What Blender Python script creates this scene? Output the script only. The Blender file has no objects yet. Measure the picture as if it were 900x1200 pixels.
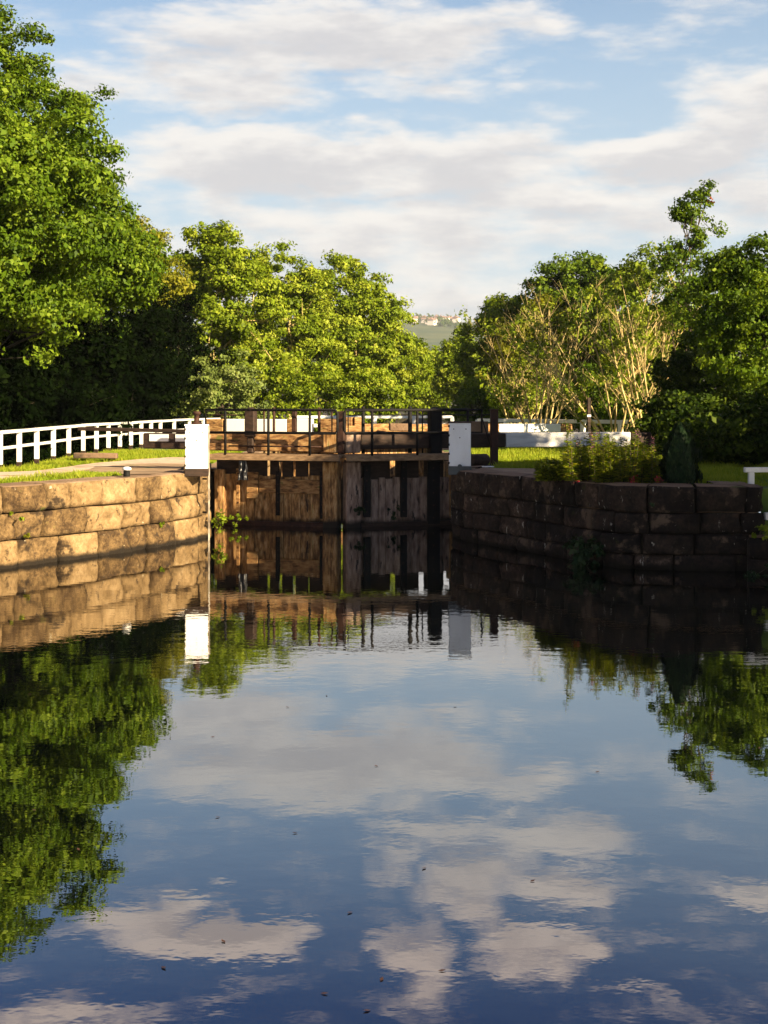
import bpy, bmesh, math, random
import numpy as np
from mathutils import Vector, Matrix, noise as mn
from mathutils.geometry import delaunay_2d_cdt
R = math.radians
random.seed(7); rng = np.random.default_rng(7)
S = bpy.context.scene; C = S.collection

# ---------------------------------------------------------------- camera, world, sun, exposure
FP, HZ, CH = 1667.0, 470.0, 2.5          # focal length in photo pixels, horizon row, eye height over the water
cam = bpy.data.cameras.new('camera'); co = bpy.data.objects.new('camera', cam); C.objects.link(co)
co.location = (0, 0, CH); co.rotation_euler = (R(90), 0, 0)
cam.sensor_fit = 'VERTICAL'; cam.sensor_height = 36.0; cam.lens = 36.0*FP/1200; cam.shift_y = -(600-HZ)/1200
cam.clip_start = 0.1; cam.clip_end = 20000
S.camera = co
S.render.resolution_x, S.render.resolution_y = 768, 1024
S.view_settings.view_transform = 'Standard'; S.view_settings.look = 'None'
S.view_settings.gamma = 1; S.view_settings.use_curve_mapping = False
S.view_settings.exposure = 1.88
S.cycles.max_bounces = 7; S.cycles.diffuse_bounces = 2; S.cycles.glossy_bounces = 4
S.cycles.transmission_bounces = 3; S.cycles.transparent_max_bounces = 6; S.cycles.volume_bounces = 0
S.cycles.use_denoising = True

SUN_AZ, SUN_EL = 128.0, 25.0             # compass-style: degrees clockwise from +Y (the view direction)
sd = Vector((math.sin(R(SUN_AZ))*math.cos(R(SUN_EL)), math.cos(R(SUN_AZ))*math.cos(R(SUN_EL)), math.sin(R(SUN_EL))))
sl = bpy.data.lights.new('sun', 'SUN'); sl.energy = 5.0; sl.angle = R(0.5); sl.color = (1.0, 0.81, 0.52)
so = bpy.data.objects.new('sun', sl); C.objects.link(so); so.rotation_euler = sd.to_track_quat('Z', 'Y').to_euler()
so.location = (30, -30, 30)

W = bpy.data.worlds.new('World'); S.world = W; W.use_nodes = True
nt = W.node_tree; nt.nodes.clear()
def N(t, typ, **k):
    n = t.nodes.new(typ)
    for a, b in k.items(): setattr(n, a, b)
    return n
def mth(t, op, a, b=None, c=None, clamp=False):
    n = N(t, 'ShaderNodeMath', operation=op, use_clamp=clamp)
    for i, v in enumerate((a, b, c)):
        if v is None: continue
        if isinstance(v, (int, float)): n.inputs[i].default_value = v
        else: t.links.new(v, n.inputs[i])
    return n.outputs[0]
def mixc(t, f, a, b, blend='MIX'):
    n = N(t, 'ShaderNodeMix', data_type='RGBA', blend_type=blend)
    for i, v in ((0, f), (6, a), (7, b)):
        if isinstance(v, (int, float)): n.inputs[i].default_value = v
        elif isinstance(v, tuple): n.inputs[i].default_value = v + (1,) if len(v) == 3 else v
        else: t.links.new(v, n.inputs[i])
    return n.outputs[2]
def smooth(t, v, a, b):
    n = N(t, 'ShaderNodeMapRange', interpolation_type='SMOOTHSTEP')
    t.links.new(v, n.inputs[0]); n.inputs[1].default_value = a; n.inputs[2].default_value = b
    return n.outputs[0]

# clouds: density over (azimuth, elevation); one unit = 6 degrees / 100 photo pixels
g = bpy.data.node_groups.new('cloud_density', 'ShaderNodeTree')
g.interface.new_socket('p', in_out='INPUT', socket_type='NodeSocketFloat')
g.interface.new_socket('q', in_out='INPUT', socket_type='NodeSocketFloat')
g.interface.new_socket('d', in_out='OUTPUT', socket_type='NodeSocketFloat')
gi = N(g, 'NodeGroupInput'); go = N(g, 'NodeGroupOutput')
p_, q_ = gi.outputs[0], gi.outputs[1]
# warp
cv = N(g, 'ShaderNodeCombineXYZ'); g.links.new(p_, cv.inputs[0]); g.links.new(q_, cv.inputs[1])
def gnoise(sx, sy, off, detail, rough=0.55):
    m = N(g, 'ShaderNodeMapping'); m.inputs['Scale'].default_value = (sx, sy, 1); m.inputs['Location'].default_value = off
    g.links.new(cv.outputs[0], m.inputs[0])
    n = N(g, 'ShaderNodeTexNoise'); n.inputs['Scale'].default_value = 1; n.inputs['Detail'].default_value = detail
    n.inputs['Roughness'].default_value = rough
    g.links.new(m.outputs[0], n.inputs['Vector']); return n.outputs[0]
w1 = gnoise(0.9, 1.8, (3, 5, 1), 4); w2 = gnoise(0.9, 2.2, (13, 25, 7), 4)
pw = mth(g, 'MULTIPLY_ADD', mth(g, 'SUBTRACT', w1, 0.5), 1.5, p_)
qw = mth(g, 'MULTIPLY_ADD', mth(g, 'SUBTRACT', w2, 0.5), 0.75, q_)
BL = [(380, 42, 265, 48, 1.0), (230, 100, 170, 42, .8), (590, 28, 95, 30, .8), (480, 100, 140, 22, .5),
      (330, 192, 250, 50, 1.15), (560, 195, 150, 48, .95), (470, 268, 330, 52, .75), (640, 235, 160, 32, .9),
      (885, 138, 100, 62, .85), (760, 190, 110, 36, 1.1), (880, 235, 120, 50, .7), (800, 250, 200, 40, .6), (760, 48, 75, 20, .35), (610, 82, 55, 9, .4),
      (470, 350, 600, 55, .62),
      (160, -128, 75, 26, .9), (260, -152, 115, 26, 1.2), (640, -38, 120, 30, .85), (500, -35, 85, 22, .7), (560, -95, 70, 50, .85), (680, -95, 95, 28, .85),
      (620, -165, 75, 36, .9), (490, -185, 45, 55, .7), (450, -75, 35, 35, .4), (885, -92, 55, 16, .7), (265, -88, 24, 12, .6),
      (60, -240, 140, 30, .4), (740, -215, 60, 12, .5)]
tot = None
for (cx, cy, rx, ry, am) in BL:
    a = mth(g, 'MULTIPLY', mth(g, 'SUBTRACT', pw, (cx-450)/100), 100/rx)
    b = mth(g, 'MULTIPLY', mth(g, 'SUBTRACT', qw, (HZ-cy)/100), 100/ry)
    r2 = mth(g, 'ADD', mth(g, 'MULTIPLY', a, a), mth(g, 'MULTIPLY', b, b))
    v = mth(g, 'MULTIPLY', mth(g, 'MAXIMUM', mth(g, 'SUBTRACT', 1.25, r2), 0.0), am)
    tot = v if tot is None else mth(g, 'MAXIMUM', tot, v)
n1 = gnoise(.9, 3.2, (1, 2, 3), 9, .62)
far = mth(g, 'MULTIPLY', smooth(g, gnoise(.28, .6, (8, 8, 3), 3), .5, .68), smooth(g, mth(g, 'ABSOLUTE', p_), 5.5, 8.0))
tot = mth(g, 'MAXIMUM', tot, far)
d = mth(g, 'ADD', mth(g, 'MULTIPLY', tot, 1.0), mth(g, 'MULTIPLY', mth(g, 'SUBTRACT', n1, 0.5), 2.6))
g.links.new(d, go.inputs[0])

tc = N(nt, 'ShaderNodeTexCoord'); sx = N(nt, 'ShaderNodeSeparateXYZ'); nt.links.new(tc.outputs['Generated'], sx.inputs[0])
az = mth(nt, 'MULTIPLY', mth(nt, 'ARCTAN2', sx.outputs[0], sx.outputs[1]), 16.67)
hyp = mth(nt, 'SQRT', mth(nt, 'ADD', mth(nt, 'MULTIPLY', sx.outputs[0], sx.outputs[0]), mth(nt, 'MULTIPLY', sx.outputs[1], sx.outputs[1])))
el = mth(nt, 'MULTIPLY', mth(nt, 'DIVIDE', sx.outputs[2], mth(nt, 'MAXIMUM', hyp, .02)), 16.67)
def dens(q):
    n = N(nt, 'ShaderNodeGroup'); n.node_tree = g
    nt.links.new(az, n.inputs[0]); nt.links.new(q, n.inputs[1]); return n.outputs[0]
d0 = dens(el); d1 = dens(mth(nt, 'ADD', el, 0.16))
cover = smooth(nt, d0, -0.05, 1.0)
fm = N(nt, 'ShaderNodeMapping'); fm.inputs['Scale'].default_value = (14, 14, 38); nt.links.new(tc.outputs['Generated'], fm.inputs[0])
fn = N(nt, 'ShaderNodeTexNoise'); fn.inputs['Scale'].default_value = 1.0; fn.inputs['Detail'].default_value = 8; fn.inputs['Roughness'].default_value = .6; nt.links.new(fm.outputs[0], fn.inputs['Vector'])
grey = smooth(nt, mth(nt, 'ADD', d1, mth(nt, 'MULTIPLY', mth(nt, 'SUBTRACT', fn.outputs[0], .5), 3.2)), 0.2, 1.6)
sky = N(nt, 'ShaderNodeTexSky', sky_type='NISHITA', sun_disc=False)
sky.sun_elevation = R(SUN_EL); sky.sun_rotation = R(SUN_AZ); sky.air_density = 1.0; sky.dust_density = 0.6; sky.ozone_density = 1.6
# thin veil towards the horizon
veil = mth(nt, 'MULTIPLY', mth(nt, 'SUBTRACT', 1.0, smooth(nt, el, 0.5, 8.0)), 0.9)
skyc = mixc(nt, veil, mixc(nt, 1.0, sky.outputs[0], mixc(nt, smooth(nt, el, 3.8, 8.0), (.46, .70, .84), (.02, .18, .44)), 'MULTIPLY'), (3.35, 3.95, 4.4))
hi = smooth(nt, el, 4.6, 7.0)
cl = mixc(nt, grey, mixc(nt, hi, (5.2, 5.0, 4.75), (6.6, 5.4, 4.75)), mixc(nt, hi, (3.75, 3.68, 3.75), (4.4, 3.65, 3.4)))
colr = mixc(nt, mth(nt, 'MULTIPLY', cover, .93), skyc, cl)
bg = N(nt, 'ShaderNodeBackground'); bg.inputs[1].default_value = 0.05
wo = N(nt, 'ShaderNodeOutputWorld')
nt.links.new(colr, bg.inputs[0]); nt.links.new(bg.outputs[0], wo.inputs[0])

# ---------------------------------------------------------------- helpers
def at(px, py, Y): return Vector(((px-450)/FP*Y, Y, CH-(py-HZ)/FP*Y))
def zat(py, Y): return CH-(py-HZ)/FP*Y
def sst(a, b, x):
    t = min(1, max(0, (x-a)/(b-a))); return t*t*(3-2*t)
BASE = {}
def base(o): return BASE.get(o.name, Vector((0, 0, 0)))
def tag(o, label=None, cat=None, group=None, kind=None):
    if label: o['label'] = label
    if cat: o['category'] = cat
    if group: o['group'] = group
    if kind: o['kind'] = kind
    return o
def empty(name, loc, label, cat, group=None, kind=None):
    o = bpy.data.objects.new(name, None); C.objects.link(o); o.location = loc; BASE[o.name] = Vector(loc)
    return tag(o, label, cat, group, kind)
def link_mesh(name, me, mat, parent=None, loc=None):
    """mesh in world coordinates -> object whose origin is its parent's base (or loc)"""
    b = base(parent) if parent is not None else Vector(loc or (0, 0, 0))
    if b.length > 0: me.transform(Matrix.Translation(-b))
    o = bpy.data.objects.new(name, me); C.objects.link(o)
    if parent is not None: o.parent = parent
    else: o.location = b
    BASE[o.name] = b.copy()
    for m in (mat if isinstance(mat, list) else [mat]):
        if m: me.materials.append(m)
    return o
def copy_tree(o, parent=None):
    c = o.copy(); C.objects.link(c); c.parent = parent
    for ch in o.children: copy_tree(ch, c)
    return c
class MB:
    def __init__(s): s.bm = bmesh.new(); s.tb = bmesh.new()
    def hexa(s, pts):
        v = [s.bm.verts.new(p) for p in pts]
        for f in ((0, 3, 2, 1), (4, 5, 6, 7), (0, 1, 5, 4), (1, 2, 6, 5), (2, 3, 7, 6), (3, 0, 4, 7)):
            s.bm.faces.new([v[i] for i in f])
        return s
    def beam(s, a, b, w, h, up=Vector((0, 0, 1)), w2=None, h2=None):
        a, b = Vector(a), Vector(b); d = (b-a).normalized()
        if abs(d.dot(up)) > .95: up = Vector((0, 1, 0))
        r = d.cross(up).normalized(); u = r.cross(d).normalized()
        P = []
        for (c, ww, hh) in ((a, w, h), (b, w2 or w, h2 or h)):
            P += [c-r*ww/2-u*hh/2, c+r*ww/2-u*hh/2, c+r*ww/2+u*hh/2, c-r*ww/2+u*hh/2]
        return s.hexa(P)
    def upright(s, x, y, z0, z1, w, t, ang=0.0, w1=None):
        """vertical post; width w along direction ang, thickness t across"""
        d = Vector((math.cos(ang), math.sin(ang), 0)); n = Vector((-d.y, d.x, 0)); P = []
        for z, ww in ((z0, w), (z1, w1 or w)):
            c = Vector((x, y, z)); P += [c-d*ww/2-n*t/2, c+d*ww/2-n*t/2, c+d*ww/2+n*t/2, c-d*ww/2+n*t/2]
        return s.hexa(P)
    def tube(s, pts, r, n=8, cap=True):
        pts = [Vector(p) for p in pts]; rs = r if hasattr(r, '__len__') else [r]*len(pts)
        rings = []; prev = None
        for i, p in enumerate(pts):
            d = (pts[min(i+1, len(pts)-1)]-pts[max(i-1, 0)])
            d = d.normalized() if d.length > 1e-9 else Vector((0, 0, 1))
            if prev is None: prev = d.orthogonal().normalized()
            x = (prev-d*prev.dot(d))
            x = x.normalized() if x.length > 1e-6 else d.orthogonal().normalized()
            prev = x; y = d.cross(x)
            rings.append([s.tb.verts.new(p+(x*math.cos(2*math.pi*k/n)+y*math.sin(2*math.pi*k/n))*rs[i]) for k in range(n)])
        for i in range(len(rings)-1):
            for k in range(n):
                s.tb.faces.new((rings[i][k], rings[i][(k+1) % n], rings[i+1][(k+1) % n], rings[i+1][k])).smooth = True
        if cap: s.tb.faces.new(rings[0][::-1]); s.tb.faces.new(rings[-1])
        return s
    def build(s, name, mat, parent=None, loc=None, bevel=.008, jit=0):
        if bevel and len(s.bm.edges):
            bmesh.ops.bevel(s.bm, geom=list(s.bm.edges), offset=bevel, segments=1, affect='EDGES', clamp_overlap=True)
        if jit:
            for v in s.bm.verts:
                v.co += Vector(mn.noise_vector(v.co*3.1))*jit
        me = bpy.data.meshes.new(name)
        t = bpy.data.meshes.new('t'); s.tb.to_mesh(t); s.bm.from_mesh(t); bpy.data.meshes.remove(t)
        bmesh.ops.recalc_face_normals(s.bm, faces=s.bm.faces)
        s.bm.to_mesh(me); s.bm.free(); s.tb.free()
        return link_mesh(name, me, mat, parent, loc)
def np_mesh(name, V, F, attrs=None):
    """V (n,3), F (m,k) all k-gons"""
    me = bpy.data.meshes.new(name); n, m, k = len(V), len(F), F.shape[1]
    me.vertices.add(n); me.vertices.foreach_set('co', V.astype(np.float32).ravel())
    me.loops.add(m*k); me.loops.foreach_set('vertex_index', F.astype(np.int32).ravel())
    me.polygons.add(m); me.polygons.foreach_set('loop_start', np.arange(0, m*k, k, dtype=np.int32))
    for an, (dom, arr) in (attrs or {}).items():
        a = me.attributes.new(an, 'FLOAT', dom); a.data.foreach_set('value', arr.astype(np.float32))
    me.update(calc_edges=True); return me

# ---------------------------------------------------------------- materials
def newmat(name):
    m = bpy.data.materials.new(name); m.use_nodes = True; t = m.node_tree
    return m, t, t.nodes['Principled BSDF']
def tnoise(t, scale, detail=5, rough=.55, stretch=(1, 1, 1), off=(0, 0, 0), geo=True):
    c = N(t, 'ShaderNodeNewGeometry').outputs['Position'] if geo else N(t, 'ShaderNodeTexCoord').outputs['Object']
    m = N(t, 'ShaderNodeMapping'); m.inputs['Scale'].default_value = stretch; m.inputs['Location'].default_value = off
    t.links.new(c, m.inputs[0])
    n = N(t, 'ShaderNodeTexNoise'); n.inputs['Scale'].default_value = scale
    n.inputs['Detail'].default_value = detail; n.inputs['Roughness'].default_value = rough
    t.links.new(m.outputs[0], n.inputs['Vector']); return n.outputs[0]
def ramp(t, f, stops):
    r = N(t, 'ShaderNodeValToRGB'); e = r.color_ramp.elements
    while len(e) < len(stops): e.new(.5)
    for i, (p, c) in enumerate(stops): e[i].position = p; e[i].color = tuple(c)+(1,)
    t.links.new(f, r.inputs[0]); return r.outputs[0]
def bump(t, bs, h, strength, dist=.02):
    b = N(t, 'ShaderNodeBump'); b.inputs['Strength'].default_value = strength; b.inputs['Distance'].default_value = dist
    t.links.new(h, b.inputs['Height']); t.links.new(b.outputs[0], bs.inputs['Normal']); return b
def simple(name, stops, scale=4, rough=.8, bmp=.3, stretch=(1, 1, 1), detail=6, patch=None, spec=.3, bd=.01, wet=None):
    """ramped noise colour; patch=(colour, scale, lo, hi) adds blotches (wear, moss, lichen)"""
    m, t, b = newmat(name)
    n = tnoise(t, scale, detail, .6, stretch)
    c = ramp(t, n, stops)
    for k, (pc, ps, lo, hi) in enumerate(patch or []):
        pn = tnoise(t, ps, 4, .6, stretch, (3.1+k*7, 1.7, 9.2))
        c = mixc(t, smooth(t, pn, lo, hi), c, pc)
    if wet:
        gp = N(t, 'ShaderNodeNewGeometry'); sp = N(t, 'ShaderNodeSeparateXYZ'); t.links.new(gp.outputs['Position'], sp.inputs[0])
        zz = mth(t, 'ADD', sp.outputs[2], mth(t, 'MULTIPLY', mth(t, 'SUBTRACT', tnoise(t, 2.5, 4), .5), wet*1.6))
        c = mixc(t, mth(t, 'SUBTRACT', 1.0, smooth(t, zz, wet*.4, wet*1.2)), c, (.014, .010, .006))
    t.links.new(c, b.inputs['Base Color']); b.inputs['Roughness'].default_value = rough
    b.inputs['Specular IOR Level'].default_value = spec
    if bmp: bump(t, b, n, bmp, bd)
    return m
def stone_mat(name, stops, patches, bmp=.7, wet=.10):
    m, t, b = newmat(name)
    a = N(t, 'ShaderNodeAttribute', attribute_name='tint')
    n = tnoise(t, 3.2, 7, .65); fine = tnoise(t, 17, 7, .78)
    v = mth(t, 'ADD', mth(t, 'MULTIPLY', n, .52), mth(t, 'ADD', mth(t, 'MULTIPLY', a.outputs['Fac'], .17), mth(t, 'MULTIPLY', fine, .46)))
    c = ramp(t, v, stops)
    for k, (pc, ps, lo, hi, st) in enumerate(patches):
        pn = tnoise(t, ps, 5, .65, st, (3.1+k*7, 1.7+k, 9.2))
        c = mixc(t, smooth(t, pn, lo, hi), c, pc)
    if wet:
        gp = N(t, 'ShaderNodeNewGeometry'); sp = N(t, 'ShaderNodeSeparateXYZ'); t.links.new(gp.outputs['Position'], sp.inputs[0])
        zz = mth(t, 'ADD', sp.outputs[2], mth(t, 'MULTIPLY', mth(t, 'SUBTRACT', tnoise(t, 2.5, 4), .5), wet*1.6))
        c = mixc(t, mth(t, 'SUBTRACT', 1.0, smooth(t, zz, wet*.4, wet*1.2)), c, (.014, .010, .006))
    t.links.new(c, b.inputs['Base Color']); b.inputs['Roughness'].default_value = .9
    b.inputs['Specular IOR Level'].default_value = .2
    bump(t, b, mth(t, 'ADD', n, mth(t, 'MULTIPLY', fine, .9)), bmp, .07)
    return m
M = {}
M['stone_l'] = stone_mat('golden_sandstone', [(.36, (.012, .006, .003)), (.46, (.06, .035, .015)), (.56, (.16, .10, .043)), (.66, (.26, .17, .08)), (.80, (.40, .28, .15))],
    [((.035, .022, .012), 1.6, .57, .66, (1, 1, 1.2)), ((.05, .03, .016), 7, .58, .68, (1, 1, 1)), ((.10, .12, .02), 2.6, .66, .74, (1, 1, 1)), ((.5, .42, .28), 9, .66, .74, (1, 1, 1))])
M['stone_r'] = stone_mat('shaded_sandstone', [(.36, (.004, .003, .0025)), (.5, (.013, .009, .007)), (.64, (.045, .029, .02)), (.8, (.20, .13, .09))],
    [((.006, .004, .003), 1.1, .5, .66, (1, 1, .8)), ((.40, .36, .30), 6.5, .64, .70, (1.6, 1.6, .6)), ((.11, .075, .05), 2.2, .56, .66, (1, 1, 1)), ((.05, .06, .015), 3.1, .62, .74, (1, 1, 1))])  # near black ramp: the right bank's shade is put into the stone colour
M['mortar'] = simple('dark_joint', [(.3, (.012, .009, .006)), (.7, (.04, .03, .02))], 8)
M['cope'] = stone_mat('worn_coping', [(.3, (.09, .055, .035)), (.5, (.19, .12, .075)), (.65, (.26, .175, .11)), (.8, (.34, .24, .15))],
    [((.07, .05, .035), 1.6, .56, .7, (1, 1, 1)), ((.08, .1, .02), 2.0, .64, .7, (1, 1, 1))], .5)
M['grass'] = simple('turf', [(.3, (.035, .07, .008)), (.5, (.075, .13, .012)), (.7, (.13, .17, .02))], 3.5, .9, .5, patch=[((.17, .12, .05), 1.4, .66, .74)])
M['ground'] = None
M['path'] = simple('gravel_path', [(.3, (.36, .25, .18)), (.5, (.50, .37, .27)), (.7, (.6, .46, .35))], 6, .95, .4, patch=[((.22, .15, .09), 1.2, .55, .7)])
M['paving'] = simple('trodden_stone', [(.3, (.17, .11, .065)), (.5, (.28, .19, .115)), (.7, (.37, .26, .16))], 2.5, .9, .5, patch=[((.10, .12, .02), 1.7, .6, .68)])
M['white'] = simple('white_paint', [(.25, (.62, .60, .55)), (.5, (.8, .79, .75)), (.8, (.84, .83, .8))], 5, .45, .1, (1, 1, .4), patch=[((.35, .28, .2), 7, .70, .78)])
M['white_clean'] = simple('white_sheet_paint', [(.25, (.70, .69, .66)), (.5, (.80, .80, .78)), (.8, (.84, .84, .83))], 3, .45, .05, (1, 1, .35), patch=[((.45, .30, .18), 11, .70, .78)])
M['white_old'] = simple('weathered_white_paint', [(.25, (.42, .40, .38)), (.5, (.62, .6, .57)), (.8, (.72, .7, .67))], 4, .6, .2, (.4, .4, 3), patch=[((.2, .16, .12), 9, .68, .76)])
M['peeling'] = simple('peeling_white_paint', [(.35, (.10, .075, .05)), (.5, (.26, .22, .17)), (.7, (.50, .46, .40))], 7, .8, .2, (1, 1, .5))
M['oak_lit'] = simple('sunlit_wet_oak', [(.26, (.045, .021, .008)), (.42, (.16, .08, .028)), (.52, (.33, .175, .06)), (.68, (.50, .34, .17))], 3, .8, .6, (5, 5, 1.3), detail=9, wet=.16,
    patch=[((.03, .017, .008), 1.6, .58, .72), ((.16, .15, .03), 1.6, .62, .72)])  # warm sunlight on the gates is put into this oak's colour
M['oak_grey'] = simple('pale_worn_oak', [(.28, (.09, .055, .035)), (.45, (.22, .14, .10)), (.7, (.42, .30, .22))], 3, .8, .6, (5, 5, 1.3), detail=9, wet=.16,
    patch=[((.03, .02, .015), 2.4, .58, .66)])
M['oak_beam'] = simple('old_beam_oak', [(.32, (.04, .018, .007)), (.48, (.25, .125, .045)), (.66, (.44, .27, .11))], 3, .85, .6, (.8, 6, 6), patch=[((.14, .13, .03), 1.6, .62, .7)])
M['oak_dark'] = simple('tarred_oak', [(.3, (.012, .007, .004)), (.6, (.04, .022, .014)), (.8, (.08, .045, .03))], 4, .75, .5, (.8, 5, 5))
M['walk'] = simple('walkway_oak', [(.3, (.12, .07, .035)), (.6, (.27, .17, .09)), (.8, (.36, .25, .15))], 5, .85, .4, (.6, 5, 5))
M['iron'] = simple('black_iron', [(.3, (.003, .003, .003)), (.6, (.007, .006, .006)), (.8, (.03, .014, .008))], 9, .7, .2, spec=.2)
M['rust'] = simple('rusted_iron', [(.3, (.015, .006, .004)), (.6, (.045, .018, .010)), (.8, (.10, .045, .022))], 9, .75, .3)
M['bark'] = simple('bark', [(.3, (.03, .02, .013)), (.6, (.09, .065, .042)), (.8, (.15, .12, .08))], 6, .9, .6, (2, 2, .5))
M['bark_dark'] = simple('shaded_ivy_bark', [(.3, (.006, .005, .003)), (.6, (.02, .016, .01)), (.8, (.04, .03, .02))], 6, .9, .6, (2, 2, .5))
M['bark_pale'] = simple('sunbleached_bark', [(.3, (.28, .20, .07)), (.6, (.56, .43, .18)), (.8, (.68, .55, .28))], 5, .85, .4, (2, 2, .6))
M['rubber'] = simple('black_sheet', [(.3, (.008, .008, .01)), (.8, (.03, .03, .035))], 9, .35, .3, spec=.6)
M['brick'] = simple('pale_render', [(.3, (.55, .47, .42)), (.7, (.7, .62, .56))], .05, .9, 0)
M['roof'] = simple('roof_tiles', [(.3, (.20, .11, .085)), (.7, (.30, .20, .16))], .05, .9, 0)
M['redcloth'] = simple('red_petals', [(.3, (.3, .02, .03)), (.7, (.5, .04, .05))], 20, .8, 0)
M['purple'] = simple('seed_heads', [(.3, (.08, .03, .045)), (.7, (.16, .06, .08))], 20, .8, 0)

def leafmat(name, c0, c1, c2, trans=.35, spec=.12):
    m, t, b = newmat(name); t.nodes.remove(b)
    a = N(t, 'ShaderNodeAttribute', attribute_name='tint')
    c = ramp(t, a.outputs['Fac'], [(.05, c0), (.5, c1), (.95, c2)])
    df = N(t, 'ShaderNodeBsdfPrincipled'); df.inputs['Roughness'].default_value = .55; df.inputs['Specular IOR Level'].default_value = spec
    tr = N(t, 'ShaderNodeBsdfTranslucent')
    t.links.new(c, df.inputs['Base Color'])
    t.links.new(mixc(t, 1.0, c, (1.3, 1.2, .4), 'MULTIPLY'), tr.inputs['Color'])
    mx = N(t, 'ShaderNodeMixShader'); mx.inputs[0].default_value = trans
    t.links.new(df.outputs[0], mx.inputs[1]); t.links.new(tr.outputs[0], mx.inputs[2])
    t.links.new(mx.outputs[0], t.nodes['Material Output'].inputs[0]); return m
M['lf_deep'] = leafmat('sycamore_leaves', (.022, .048, .002), (.072, .128, .004), (.19, .26, .018))
M['lf_ash'] = leafmat('ash_leaves', (.05, .08, .004), (.155, .22, .008), (.33, .37, .04))
M['lf_yel'] = leafmat('yellowing_leaves', (.08, .095, .006), (.18, .19, .010), (.29, .27, .03))
M['lf_shade'] = leafmat('shaded_leaves', (.001, .002, .0006), (.0022, .005, .001), (.006, .011, .002), .08, 0.0)  # near black: the shade under the trees is put into the leaf colour
M['lf_mid'] = leafmat('shrub_leaves', (.006, .016, .002), (.022, .042, .003), (.07, .10, .008), .2, .05)
M['lf_pale'] = leafmat('willow_leaves', (.09, .13, .03), (.17, .22, .05), (.28, .32, .10))
M['lf_cyp'] = leafmat('cypress_scales', (.006, .016, .006), (.012, .032, .010), (.04, .06, .02), .1)
M['lf_weed'] = leafmat('willowherb_leaves', (.09, .15, .01), (.22, .30, .02), (.42, .40, .05))
M['blade'] = leafmat('grass_blades', (.08, .13, .005), (.18, .25, .010), (.30, .33, .03))

# water: murky, mirror like, with small wind ripples
m, t, b = newmat('canal_water'); M['water'] = m
b.inputs['Base Color'].default_value = (.0008, .0012, .0016, 1); b.inputs['Roughness'].default_value = .0
b.inputs['IOR'].default_value = 2.2
geo = N(t, 'ShaderNodeNewGeometry')
def wn(scale, det, st, off=(0, 0, 0)): return tnoise(t, scale, det, .5, st, off)
sxyz = N(t, 'ShaderNodeSeparateXYZ'); t.links.new(geo.outputs['Position'], sxyz.inputs[0])
band = mth(t, 'MULTIPLY', smooth(t, sxyz.outputs[1], 11.5, 14.5), mth(t, 'SUBTRACT', 1.0, smooth(t, sxyz.outputs[1], 16.5, 22.0)))
patchy = smooth(t, wn(.35, 3, (1, .6, 1)), .45, .62)
h1 = wn(1.1, 2, (1, 1, 1)); h2 = wn(4.5, 3, (1, 1.3, 1), (5, 1, 2)); h3 = wn(15, 2, (1, 1.3, 1), (9, 4, 2))
hh = mth(t, 'ADD', mth(t, 'MULTIPLY', h1, .45), mth(t, 'MULTIPLY', h2, mth(t, 'ADD', .15, mth(t, 'MULTIPLY', band, .25))))
hh = mth(t, 'ADD', hh, mth(t, 'MULTIPLY', h3, mth(t, 'ADD', .012, mth(t, 'MULTIPLY', patchy, mth(t, 'ADD', .012, mth(t, 'MULTIPLY', band, .05))))))
bb = bump(t, b, hh, 1.0, .0028)
gl = N(t, 'ShaderNodeBsdfGlossy'); gl.inputs['Roughness'].default_value = 0; gl.inputs['Color'].default_value = (.96, .95, .93, 1); t.links.new(bb.outputs[0], gl.inputs['Normal'])
mx = N(t, 'ShaderNodeMixShader'); mx.inputs[0].default_value = .17; t.links.new(b.outputs[0], mx.inputs[1]); t.links.new(gl.outputs[0], mx.inputs[2])
t.links.new(mx.outputs[0], t.nodes['Material Output'].inputs[0])

# ---------------------------------------------------------------- bank outlines (waterside faces of the walls)
LP = [(-60, -80), (-30, -20), (-15, 12), (-9.5, 17.0), (-7.2, 19.4), (-5.7, 21.15), (-4.75, 22.65), (-3.9, 24.3), (-3.38, 25.6), (-3.25, 26.1)]
RP = [(1.22, 26.3), (1.45, 25.3), (2.4, 23.5), (3.1, 21.9), (3.5, 21.2), (4.2, 20.95), (5.5, 20.85)]
HL, HR, MI = Vector((-3.40, 28.95, 0)), Vector((1.50, 28.95, 0)), Vector((-.845, 28.2, 0))
CL, CR, CEND = -3.32, 1.42, 48.0

def gz(x, y):
    z = 1.2
    if x < -1: z -= .13*sst(24.5, 29, y)
    z += .28*max(0, -9.3-x) if x > -22 else .28*12.7
    if x > 7.2: z += min(3, .22*(x-7.2))*sst(16, 24, y)
    if x > 0: z -= .05*sst(24, 30, y)
    if x > 5.9: z -= .75*(1-sst(20.8, 23.5, y))
    return z

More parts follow.
